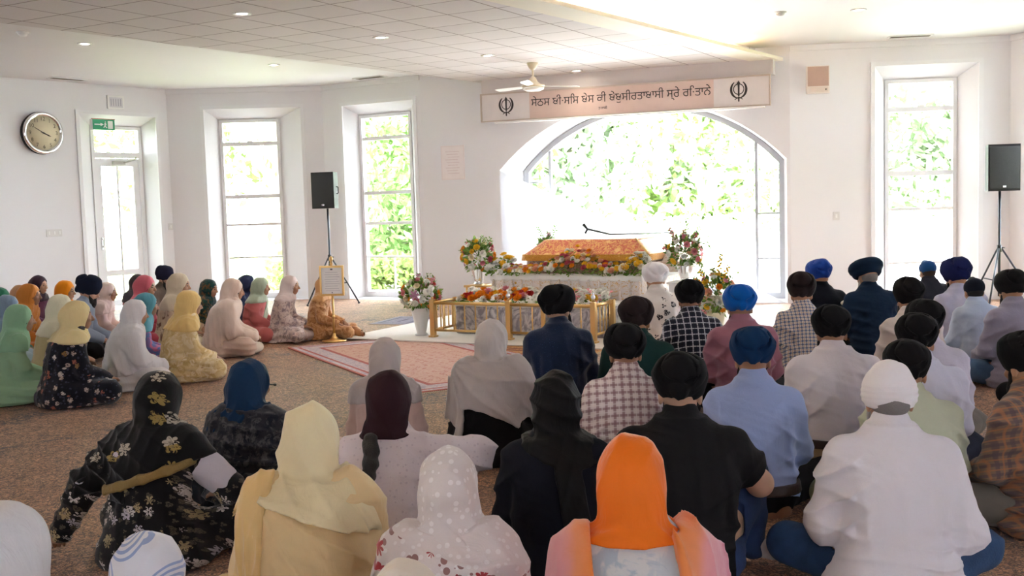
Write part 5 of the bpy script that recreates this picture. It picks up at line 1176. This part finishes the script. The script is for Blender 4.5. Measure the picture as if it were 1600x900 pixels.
def woman(label, top, kameez, scarf, k=.5, add=0.0, trousers=None, fig=None, sk='mid', seed=None, sc=None, amp=.9, sleeve='long', lap=True, **g):
    _n[0] += 1; sd = seed or _n[0]; rs = random.Random(sd*17)
    fg = dict(lean=.085+rs.uniform(-.02, .02), yaw=rs.uniform(-6, 6), pitch=-10+rs.uniform(-5, 4), hunch=.035); fg.update(fig or {}); s_ = dict(seed=sd, bun=rs.random() < .5); s_.update(sc or {})
    return person(label, top, hd(top, k, add), fig=Fig('f', **fg), sk=sk, shirt=(kameez, dict(name='kameez', sleeve=sleeve, hem=.0, fl=.045, seed=sd, lap=lap, collar=False, amp=amp)), trousers=trousers or cloth('shalwar_cream', S(220, 208, 192)), scarf=(scarf, s_), **g)
# --- the men on the right, from the nearest row to the altar
man('man in a plain white shirt, blue jeans and rounded white turban, nearest on the right', (1.517, 4.243, 0.93), cloth('shirt_white_near', S(226, 222, 228), .8, .05), WHT, 'bowl', tuck=False, fl=.05, trousers=TBLUE, amp=1.15, tw=.90, k=.3, beard='grey', nape='grey', fig=dict(wid=1.10, yaw=6, lean=.09, legs={'l': [(-.095, .02, .105), (-.375, .23, .13), (.06, .36, .06), (.20, .38, .045)], 'r': [(.095, .02, .105), (.35, .24, .13), (-.06, .40, .06), (-.20, .42, .045)]}, arms={'l': [(-.245, .05, .27), (-.20, .26, .20), (.6, .7, -.3)], 'r': [(.255, .04, .25), (.21, .26, .19), (-.6, .7, -.3)]}))
man('broad man in a black T-shirt and black turban, right knee raised in ripped blue jeans', (0.712, 4.498, 0.96), cloth('tshirt_black', S(30, 29, 31), .9, .1, .15), BLK, 'round', k=.5, add=-4, tuck=False, fl=.01, sleeve='short', trousers=denim('denim_worn', S(30, 50, 86)), shirt_name='tshirt', sk='light', fig=dict(wid=1.22, legs={'r': [(.10, .02, .105), (.275, .34, .33), (.285, .26, .065), (.44, .25, .05)]}, arms={'r': [(.31, .16, .36), (.27, .38, .37), (-.3, .9, -.1)]}), extra=sock('r'))
man('man in a light blue shirt, black trousers and deep teal-blue turban', (1.246, 5.475, 0.94), cloth('shirt_skyblue', S(158, 174, 218), .8, .05), TEAL, 'round', k=.4, add=-3, trousers=TBLACK, fig=dict(wid=1.04, legs={'l': [(-.095, .02, .105), (-.345, .27, .115), (.14, .46, .06), (.33, .50, .05)]}), extra=both(belt(), sock('l')))
man('man in a pale pink and brown checked shirt with a black turban', (0.621, 5.875, 0.93), plaid('plaid_pink', S(226, 212, 210), S(150, 112, 116), S(236, 226, 222), .044, .044, .30, .12), BLK, 'round', k=.6, tw=1.02, fig=dict(wid=1.03, yaw=8))
man('man in a dark green shirt with a brown-black turban, behind the checked pink shirt', (0.852, 7.270, 0.95), cloth('shirt_green', S(24, 52, 50)), BRN, 'round', k=.6, tw=1.06, fig=dict(wid=1.05))
man('man in a dotted navy shirt with a large tilted black turban, beard showing', (0.334, 8.057, 0.99), lace('shirt_navy_dots', S(22, 38, 66), S(60, 84, 122), 60, .14), BLK, 'tall', k=.6, tw=1.16, fig=dict(wid=1.06, yaw=-28, roll=-6), sk='light')
man('man in a white shirt with black motifs and a white turban, beside the altar', (1.458, 10.716, 0.98), floral('shirt_black_motif', S(232, 226, 220), [S(34, 34, 40)], 13, .40, 3.0, None, .35), WHT, 'round', k=.8, tw=1.12, sk='mid', fig=dict(yaw=-6, wid=.98), beard='grey')
man('man in a navy and white windowpane check shirt with a black turban', (1.464, 8.685, 0.95), plaid('plaid_navy', S(34, 38, 54), S(196, 198, 206), S(24, 26, 38), .050, .050, .14, .12, .9, .5), BLK, 'round', k=.6, tw=1.05, fig=dict(yaw=-8))
man('man in a mauve-pink shirt with a bright blue turban', (1.708, 7.911, 0.96), cloth('shirt_mauve', S(158, 108, 124)), BLUE, 'round', k=.5, tw=1.06, fig=dict(wid=1.06))
man('man in a blue and tan small-checked shirt with a dark brown turban', (2.485, 9.037, 0.96), plaid('plaid_small', S(222, 218, 218), S(70, 84, 122), S(190, 160, 128), .030, .030, .34, .22, .75, .6), BRN, 'tall', k=.5, tw=1.06, add=-6, fig=dict(yaw=-10))
man('man in a dark suit with a royal blue turban', (3.094, 10.658, 0.96), cloth('suit_black', S(28, 30, 40)), ROYAL, 'round', k=.5, tw=1.04, shirt_name='jacket', tuck=False, extra=lambda F, h: [('pocket_cloth', cloth('ivory_cloth', S(232, 222, 196)), F.tube([((.10, -.105, .50), .018), ((.16, -.10, .52), .022)], .008))])
man('man in a navy suit with a broad navy turban, grey hair at his nape', (3.467, 10.305, 0.95), cloth('suit_navy', S(26, 44, 66)), TB_(24, 42, 62), 'brim', k=.4, tw=1.16, shirt_name='jacket', tuck=False, beard='grey', nape='grey', fig=dict(wid=1.08, pitch=-16))
man('large man in a white shirt and khaki trousers with a flat-topped black turban', (1.949, 6.438, 0.94), cloth('shirt_white_belt', S(230, 224, 230), .8, .05), BLK, 'round', k=.4, trousers=KHAKI, amp=1.15, fig=dict(wid=1.2), extra=belt(.13), beard='black')
man('man in an ivory shirt with a black turban, behind the lavender shirts', (3.163, 8.401, 0.94), cloth('shirt_ivory', S(212, 202, 200)), BLK, 'tall', k=.5, add=-6, tw=1.04, fig=dict(yaw=6))
man('youth in a charcoal jacket with a small blue head wrap, before the sash window', (4.562, 11.575, 0.86), cloth('jacket_charcoal', S(46, 48, 58)), TB_(28, 72, 128), 'patka', k=.4, shirt_name='jacket', tuck=False, beard=None, nape='brown', fig=dict(wid=.92), sk='light')
man('man in a pale lavender shirt with a large navy turban, near the right speaker', (4.209, 10.016, 0.98), cloth('shirt_lavender', S(184, 184, 208)), INDIGO, 'tall', k=.4, tw=1.14, fig=dict(wid=1.05, yaw=12), tuck=False)
man('man in a pale blue shirt half hidden behind the large navy turban', (4.100, 9.348, 0.84), cloth('shirt_paleblue', S(186, 200, 226)), TB_(30, 34, 46), 'patka', k=.4, beard=None, nape='black', fig=dict(wid=.95))
man('man in a pale lilac shirt with a black turban, directly behind another black turban', (2.588, 6.606, 0.94), cloth('shirt_lilac', S(206, 202, 220)), BLK, 'round', k=.5, trousers=TGREY)
man('man in a bluish white shirt and navy trousers with a flat black turban', (2.286, 5.946, 0.93), cloth('shirt_bluewhite', S(212, 212, 230)), BLK, 'round', k=.5, trousers=TNAVY, fig=dict(wid=1.08), extra=belt(.125))
man('man in a sage green shirt with a black turban, just beyond the white turban', (1.906, 5.086, 0.90), cloth('shirt_sage', S(198, 204, 180)), BLK, 'round', k=.5, add=6, trousers=TOLIVE, tuck=False, tw=.98, fig=dict(wid=1.05, yaw=-10))
man('man in a grey-lavender shirt with a black turban at the right edge', (4.109, 8.683, 0.95), cloth('shirt_greylav', S(150, 146, 166)), BLK, 'round', k=.45, add=6, tw=1.06, tuck=False, trousers=denim('denim_pale', S(70, 96, 128)), fig=dict(wid=1.08))
man('man in a brown plaid shirt with a black turban, nearest at the right edge', (2.457, 5.063, 0.93), plaid('plaid_brown', S(136, 112, 96), S(98, 84, 88), S(184, 122, 84), .046, .046, .30, .13), BLK, 'round', k=.8, add=14, tuck=False, trousers=TGREY, sleeve='long', fig=dict(wid=1.08, lean=.10))
man('man in black at the far right edge between the plaid and grey-lavender shirts', (3.98, 7.55, .92), cloth('shirt_black', S(26, 26, 30)), BLK, 'round', k=.5, tuck=False)
# --- the women in front
woman('woman in a black floral tunic and gold-edged black veil, leaning on her left hand', (-1.675, 4.947, 0.88), floral('tunic_black_floral', S(24, 22, 24), [S(206, 196, 190), S(168, 150, 112), S(190, 182, 190)], 15, .42, 6.0, S(96, 90, 76), .25), floral('veil_black_floral', S(19, 18, 19), [S(176, 166, 150), S(150, 128, 74)], 11, .34, 6.0, None, .55), k=.5, add=-14, sk='mid', trousers=floral('skirt_black_floral', S(30, 28, 30), [S(196, 188, 180)], 12, .4, 6.0, S(120, 112, 96), .2),
      fig=dict(wid=1.08, lean=.06, arms={'l': [(-.34, -.02, .33), (-.47, -.05, .10), (-.6, .75, -.35)], 'r': [(.30, .14, .31), (.16, .36, .22), (-.8, .5, -.2)]}), sc=dict(keep=lambda x, y, z: np.maximum(z-.40-.30*x, np.where(np.abs(x+.10) < .05, z-.30, -1)), fdir=(.55, 0, .8)), 
      extra=both(drape('veil_border', plain('gold_border', S(136, 112, 62), .6, .2, .6, 90), lambda x, y, z: np.minimum(z-.385-.30*x, .425+.30*x-z)-(np.maximum(y-.02, 0)*3), .060, arms=False, amp=.25),
                 lambda F, h: [('white_sleeve', cloth('sleeve_white', S(206, 198, 206)), F.tube([(F.sh['r']*(1-q)+F.arm['r'][0]*q, .082-.012*q) for q in (.42, .60, .80)], .007, .02, fold(3, (.4, .3, .9), 14, .008)))]))
woman('woman in a deep blue veil with a dark grey patterned shawl', (-1.369, 5.501, 0.84), cloth('kameez_black', S(24, 26, 34)), silk('veil_deepblue', S(16, 46, 76)), k=.5, add=-10, fig=dict(yaw=-22), sk='mid', trousers=TBLACK, sc=dict(keep=lambda x, y, z: z-.52+.1*np.abs(x)),
      extra=both(drape('shawl', blotch('shawl_grey', S(46, 46, 52), [S(82, 80, 82), S(30, 32, 42)], 16, .5), lambda x, y, z: z-.16-.1*np.abs(x), .042, fdir=(.25, 0, 1), fq=9), lambda F, h: [('glasses', plain('glasses_frame', (.02, .02, .02), .3), F.tube([(F.H((.080, -.01, .014)), .004), (F.H((.075, .10, .014)), .004), (F.H((.02, .118, .012)), .004)], .005))]))
woman('woman wrapped in a cream-yellow veil and shawl, large in the left foreground', (-0.755, 3.868, 0.90), cloth('kameez_cream', S(226, 200, 150)), silk('veil_cream', S(230, 214, 172)), k=.5, sk='mid', fig=dict(wid=1.06, lean=.10, hunch=.05, yaw=-10), sc=dict(keep=lambda x, y, z: z-(.52-.30*x), bun=.0, off=.082, arms=False, fdir=(.8, .2, .35)),
      extra=both(drape('shawl', silk('shawl_cream', S(230, 202, 152)), lambda x, y, z: z-.03+0*x, .050, fore=True, fdir=(.75, .1, .45), fq=6, amp=.45, sw=(-.20, .64, 9.5, .020)), drape('shawl_end', silk('shawl_cream2', S(226, 192, 132)), lambda x, y, z: .055-np.abs(x+.185+.10*(.5-z))+0*y-np.maximum(y-.05, 0)*3, .064, arms=True, fdir=(1, 0, .1), fq=14)))
def braid(F, h):
    pts = []; n = 9
    for i in range(n):
        z = .60-.31*i/(n-1); pts.append(((-.055+.012*math.sin(i*.9)-.02*i/n, F.cy(z)-np.interp(z, _zf, F.tb)-.050, z), .028-.010*i/(n-1)))
    m = F.tube(pts, .0065, .01, lambda x, y, z: .007*np.abs(np.sin((z*62)+np.sign(x+.065)*1.2+x*25)), .02); e = pts[-1][0]
    return [('braid', plain('hair_braid', DARKHAIR, .5, 0, .8, 200), m), ('hair_tuft', plain('hair_braid', DARKHAIR, .5, 0, .8, 200), F.tube([(e, .016), ((e[0], e[1]-.005, e[2]-.05), .026), ((e[0]+.01, e[1]-.005, e[2]-.11), .010)], .0065))]
woman('woman in a white embroidered kameez with a maroon veil and a long black braid', (-0.561, 4.611, 0.90), lace('kameez_white_emb', S(222, 208, 210), S(200, 184, 190), 46, .22), cloth('veil_maroon', S(50, 28, 34), .8), k=.5, fig=dict(wid=1.10, arms={'r': [(.37, .13, .50), (.30, .36, .44), (-.5, .8, .2)]}, legs={'r': [(.10, .02, .105), (.27, .34, .38), (.20, .26, .06), (.25, .44, .045)]}), sc=dict(keep=lambda x, y, z: z-.60+.0*x, arms=False, kn=.03), lap=False, extra=braid)
woman('woman in a pointed grey-beige veil over a dusty pink kameez', (-0.772, 6.287, 0.84), cloth('kameez_dustypink', S(206, 176, 166)), silk('veil_greybeige', S(180, 168, 164)), k=.5, fig=dict(wid=1.02), sc=dict(keep=lambda x, y, z: np.maximum(z-.50+.15*np.abs(x), .05-np.abs(x+.02)+0*z), point=1.0, fdir=(.9, 0, .3)))
woman('woman in a silver-grey veil and shawl over black, on the near edge of the rug', (-0.137, 6.729, 0.88), cloth('dress_black', S(24, 22, 24)), silk('veil_silver', S(196, 186, 180)), k=.6, fig=dict(wid=1.10, yaw=-14, legs={'l': [(-.095, .02, .105), (-.22, .33, .11), (.06, .33, .06), (.18, .35, .045)]}), trousers=TBLACK, sc=dict(keep=lambda x, y, z: z-.50+.1*np.abs(x), fdir=(.9, 0, .35)),
      extra=drape('shawl', silk('shawl_silver', S(186, 176, 172)), lambda x, y, z: np.maximum(z-.315+.22*x-.25*np.maximum(.05-np.abs(x+.02), 0), .06-np.abs(x+.24)), .052, amp=.4, sw=(-.27, .62, 8, .026)))
def redflower():
    t = NT('veil_red_flowers'); o = t.obj(); x, y, z = t.sep(o)
    ln = t.math('SUBTRACT', z, t.math('SUBTRACT', .545, t.math('MULTIPLY', .34, t.math('ADD', x, .16)))); band = t.math('LESS_THAN', t.math('ABSOLUTE', ln), .066)
    v2 = t.comb(x, t.math('MULTIPLY', y, .1), z); vo = t.voro(v2, 12.5, .45); sv = t.n('VectorMath', p_operation='SUBTRACT'); t.lk(v2, sv.inputs[0]); t.lk(vo.outputs['Position'], sv.inputs[1]); dx, dy, dz = t.sep(sv.outputs[0])
    pr = t.math('MULTIPLY', t.math('ADD', .8, t.math('MULTIPLY', t.math('ABSOLUTE', t.math('COSINE', t.math('MULTIPLY', t.math('ARCTAN2', dz, dx), 4.0))), .35)), .38); m = t.math('LESS_THAN', vo.outputs['Distance'], pr); core = t.math('LESS_THAN', vo.outputs['Distance'], .12)
    f2 = t.math('LESS_THAN', t.voro(v2, 30, .9).outputs['Distance'], .33)
    base = t.mix(t.math('MULTIPLY', t.math('LESS_THAN', t.voro(o, 34, .5).outputs['Distance'], .28), .6), S(218, 206, 202), S(236, 230, 228))
    c = t.mix(t.math('MULTIPLY', band, f2), base, S(150, 110, 106)); c = t.mix(t.math('MULTIPLY', band, m), c, S(168, 60, 66)); c = t.mix(t.math('MULTIPLY', band, core), c, S(226, 170, 170))
    t.bsdf(c, .75, 0, t.bump(t.math('ADD', t.noise(o, 14, 3, .55, 1.2), t.math('MULTIPLY', t.math('MULTIPLY', band, m), .3)), .35, .012), Sheen_Weight=.3); return t.m
woman('woman in a white lace veil with a band of red flowers, front centre', (-0.222, 3.356, 0.84), cloth('kameez_blush', S(224, 204, 200)), lace('veil_white_lace', S(216, 206, 202), S(238, 232, 230), 34, .30), k=.5, fig=dict(wid=1.04), sc=dict(keep=lambda x, y, z: z-.575+0*x, fdir=(.8, 0, .4), arms=False), extra=drape('embroidered_shawl', redflower(), lambda x, y, z: z-.06+0*x, .046, amp=.4, sw=(-.18, .62, 8, .020)))
woman('woman all in black and navy with a knotted black veil', (0.168, 4.422, 0.90), cloth('kameez_navyblack', S(23, 24, 34)), silk('veil_black', S(24, 23, 24), .6), k=.5, fig=dict(wid=1.12), trousers=TBLACK, sc=dict(keep=lambda x, y, z: np.maximum(z-.535+.02*np.sin(x*16+1)+.12*x, np.minimum(.055-np.abs(x-.045-.15*(.5-z)), z-.30)), kn=.05, fdir=(.3, 0, 1), fq=10,
      arms=False))
def stole():
    t = NT('stole_orange_pink'); o = t.obj(); x, y, z = t.sep(o)
    c = t.ramp(t.math('ADD', t.math('MULTIPLY', t.math('ABSOLUTE', x), 2.6), t.math('MULTIPLY', t.noise(o, 5, 3), .25)), [(.42, S(240, 140, 66)), (.55, S(236, 150, 104)), (.64, S(228, 158, 160)), (.80, S(220, 150, 166))]); t.bsdf(c, .6, 0, t.bump(t.noise(o, 16, 3, .5, 1.2), .35, .012), Sheen_Weight=.35); return t.m
woman('woman in a vivid orange veil with an orange-pink stole over a pale grey-blue kameez', (0.345, 3.152, 0.91), blotch('kameez_greyblue', S(190, 196, 202), [S(206, 206, 206), S(172, 184, 196)], 7, .5), silk('veil_orange', S(238, 118, 34), .5), k=.5, fig=dict(wid=1.10), sc=dict(keep=lambda x, y, z: z-.585+.0*x, arms=False, fdir=(.8, 0, -.5), amp=1.3), 
      extra=drape('stole', stole(), lambda x, y, z: np.minimum(np.minimum(np.abs(x)-.12, .52-np.abs(x)), z-.02), .040, fdir=(1, .2, .1), fq=9))
woman('woman in a plain white veil cut off by the bottom left corner', (-1.294, 2.628, 0.90), cloth('kameez_white_l', S(214, 208, 206)), silk('veil_white_plain', S(214, 212, 214)), k=.5, fig=dict(yaw=-10))
def mandala():
    t = NT('veil_blue_print'); o = t.obj(); x, y, z = t.sep(o); v2 = t.comb(x, t.math('MULTIPLY', y, .35), z); vo = t.voro(v2, 8.5, .7); d = vo.outputs['Distance']
    r_ = t.math('GREATER_THAN', t.math('SINE', t.math('MULTIPLY', d, 55)), .1); m = t.math('MULTIPLY', r_, t.math('LESS_THAN', d, .52)); c = t.mix(t.math('MULTIPLY', m, .8), S(216, 216, 222), S(120, 144, 196))
    t.bsdf(c, .75, 0, t.bump(t.noise(o, 14, 3), .3, .01), Sheen_Weight=.3); return t.m
woman('woman in a white veil printed with blue rings, at the bottom left', (-0.959, 2.675, 0.80), cloth('kameez_pale', S(214, 210, 214)), mandala(), k=.5, fig=dict(wid=1.02))
woman('woman in a cream veil barely showing at the bottom edge', (-0.268, 2.389, 0.80), cloth('kameez_cream2', S(222, 208, 190)), silk('veil_cream2', S(224, 212, 196)), k=.5)
# --- the women and two men along the left wall, all turned to the altar
KL = dict(k=1.0)
def left(label, top, kameez, scarf, **kw):
    kw.setdefault('add', -8); return woman(label, top, kameez, scarf, k=1.0, **kw)
left('woman in a mint green kameez and veil at the left edge', (-4.335, 9.289, 0.86), cloth('kameez_mint', S(146, 178, 142)), silk('veil_mint', S(138, 178, 144)), trousers=cloth('shalwar_mint', S(150, 190, 120)), sc=dict(keep=lambda x, y, z: np.maximum(z-.46, np.minimum(.10-np.abs(x+.12), z-.08)), fdir=(.8, .3, .3)))
left('woman in a dark floral dress with a pale yellow veil', (-3.767, 9.147, 0.89), floral('dress_dark_floral', S(26, 26, 34), [S(190, 170, 156), S(176, 104, 84), S(206, 196, 186), S(150, 116, 70)], 17, .36, 5.0, S(70, 74, 92), .35, False), silk('veil_paleyellow', S(226, 206, 152)), trousers=floral('skirt_dark_floral', S(26, 26, 34), [S(190, 170, 156), S(176, 104, 84), S(206, 196, 186)], 17, .36, 5.0, S(70, 74, 92), .35, False), fig=dict(wid=1.14, lean=.11, yaw=-8), sc=dict(keep=lambda x, y, z: z-.53+.1*np.abs(x)))
left('woman draped in a sheer white veil and shawl with pale green trousers', (-3.520, 9.891, 0.82), cloth('kameez_white2', S(220, 214, 214)), silk('veil_white', S(220, 216, 218)), trousers=cloth('shalwar_palegreen', S(178, 190, 172)), fig=dict(wid=1.10, lean=.11), sc=dict(keep=lambda x, y, z: z-.14+0*x, fore=True, off=.04))
left('woman in a gold patterned kameez and golden veil', (-3.131, 10.286, 0.86), blotch('kameez_gold', S(218, 192, 140), [S(202, 170, 112), S(230, 210, 170)], 9, .5), silk('veil_gold', S(226, 192, 124)), trousers=cloth('shalwar_tan', S(186, 148, 112)), fig=dict(wid=1.12, lean=.11), sc=dict(keep=lambda x, y, z: z-.50+.1*np.abs(x)))
left('woman in a blush beige veil and wide shawl, left of the grey-veiled woman', (-3.131, 11.953, 0.86), cloth('kameez_blush2', S(214, 188, 172)), silk('veil_blush', S(222, 200, 186)), trousers=cloth('shalwar_ivory', S(224, 210, 192)), fig=dict(wid=1.22, lean=.11), sc=dict(keep=lambda x, y, z: z-.10+.0*x, fore=True, off=.04, fdir=(.7, .4, .4)))
left('woman in a grey printed kameez with a pale grey-pink veil', (-2.725, 13.037, 0.81), blotch('kameez_greyprint', S(200, 180, 176), [S(150, 134, 140), S(222, 206, 200)], 11, .55), silk('veil_greypink', S(216, 200, 196)), trousers=cloth('shalwar_greypink', S(204, 182, 176)), fig=dict(lean=.10), sc=dict(keep=lambda x, y, z: z-.54+.1*np.abs(x)))
left('woman in an amber patterned dress behind the framed notice', (-2.312, 13.205, 0.77), blotch('dress_amber', S(190, 136, 88), [S(166, 112, 70), S(208, 160, 112)], 10, .5), silk('veil_amber', S(198, 148, 98)), trousers=cloth('skirt_amber', S(196, 146, 104)), fig=dict(lean=.09, legs={'l': [(-.095, .02, .105), (-.20, .42, .09), (.05, .62, .05), (.16, .72, .04)], 'r': [(.095, .02, .105), (.20, .45, .09), (.02, .40, .05), (-.14, .42, .04)]}), sc=dict(keep=lambda x, y, z: z-.54+.1*np.abs(x)))
left('woman in a sage green veil over a coral pink kameez', (-3.117, 13.151, 0.79), cloth('kameez_coral', S(196, 110, 108)), silk('veil_sage', S(170, 182, 160)), sc=dict(keep=lambda x, y, z: np.maximum(z-.52, np.minimum(.06-np.abs(x+.10), z-.25))))
left('woman in a navy veil behind the sage-veiled woman', (-3.352, 13.459, 0.80), cloth('kameez_slate', S(70, 74, 96)), silk('veil_navy', S(48, 56, 88)))
left('woman in a dark green and brown patterned veil and dress', (-3.780, 13.233, 0.78), blotch('dress_greenbrown', S(36, 62, 54), [S(112, 84, 48), S(24, 44, 44)], 12, .55), blotch('veil_greenbrown', S(30, 74, 70), [S(110, 82, 56), S(24, 56, 60)], 10, .55))
left('woman in a beige veil over a beige and brown dress', (-3.945, 12.594, 0.90), blotch('dress_beigebrown', S(196, 172, 146), [S(110, 76, 60)], 6, .4), silk('veil_beige', S(208, 192, 168)), fig=dict(wid=1.05))
left('woman in a turquoise veil over a violet tie-dyed kameez', (-3.707, 10.740, 0.82), blotch('kameez_tiedye', S(122, 104, 160), [S(190, 104, 140), S(88, 116, 176)], 9, .6), silk('veil_turquoise', S(86, 148, 164)), trousers=cloth('shalwar_pinkred', S(196, 88, 110)), fig=dict(wid=.92))
left('woman in a rose pink veil and pink kameez', (-4.405, 12.753, 0.88), cloth('kameez_rose', S(196, 84, 98)), silk('veil_rose', S(206, 104, 118)), sc=dict(keep=lambda x, y, z: z-.25))
left('woman in a dark grey veil behind the rose pink veil', (-5.120, 14.494, 0.80), cloth('kameez_pinkgrey', S(190, 96, 104)), silk('veil_darkgrey', S(76, 70, 76)))
left('woman in a pale cream veil and olive cream kameez, before the navy-turbaned man', (-4.447, 10.424, 0.85), cloth('kameez_olivecream', S(186, 172, 128)), silk('veil_palecream', S(218, 212, 184)))
left('woman in a bright orange veil over a teal kameez', (-5.504, 13.038, 0.83), cloth('kameez_teal', S(24, 124, 126)), silk('veil_brightorange', S(240, 146, 28), .5))
left('woman in a burnt orange veil near the left edge', (-5.539, 12.139, 0.86), cloth('kameez_burntorange', S(196, 108, 44)), silk('veil_burntorange', S(208, 130, 60)), sc=dict(keep=lambda x, y, z: z-.30))
left('woman in a tan veil just behind the burnt orange veil', (-6.299, 13.533, 0.76), cloth('kameez_tan', S(196, 164, 140)), silk('veil_tan', S(188, 142, 104)))
left('woman in a plum kameez with a dark plum veil slipped back from black hair', (-6.347, 14.191, 0.84), cloth('kameez_plum', S(104, 58, 84)), silk('veil_plum', S(62, 44, 58)), sk='light', sc=dict(face=1.12, keep=lambda x, y, z: z-.50))
left('woman in a bottle green veil at the far left edge', (-5.480, 11.312, 0.88), cloth('kameez_bottle', S(60, 120, 104)), silk('veil_bottle', S(46, 110, 84)))
left('woman in a pale blue kameez half hidden at the left edge', (-5.092, 10.688, 0.84), cloth('kameez_paleblue', S(176, 196, 210)), silk('veil_paleblue', S(120, 140, 160)))
left('woman in white at the left edge, only a knee and hand showing', (-4.93, 8.90, .86), cloth('kameez_white3', S(222, 214, 212)), silk('veil_white3', S(220, 214, 212)), trousers=cloth('shalwar_white3', S(224, 216, 214)))
man('bearded man in a grey-blue shirt with a navy turban, among the women on the left', (-4.795, 12.008, 0.95), cloth('shirt_greyblue', S(150, 162, 184)), TB_(26, 32, 50), 'tall', k=1.0, add=-6, tw=1.1, fig=dict(lean=.10, yaw=-4), sk='light')
woman('woman in pale pink seated beyond the navy-turbaned bearded man on the left', (-4.95, 12.95, .80), cloth('kameez_palepink', S(232, 210, 202)), silk('veil_palepink', S(232, 214, 206)), k=1.0)
man('bearded man in a grey-brown shirt with a navy turban, by the glazed door', (-4.847, 14.753, 0.90), cloth('shirt_greybrown', S(112, 100, 92)), TB_(36, 38, 60), 'tall', k=1.0, add=-12, tw=1.04, fig=dict(lean=.07), sk='light')
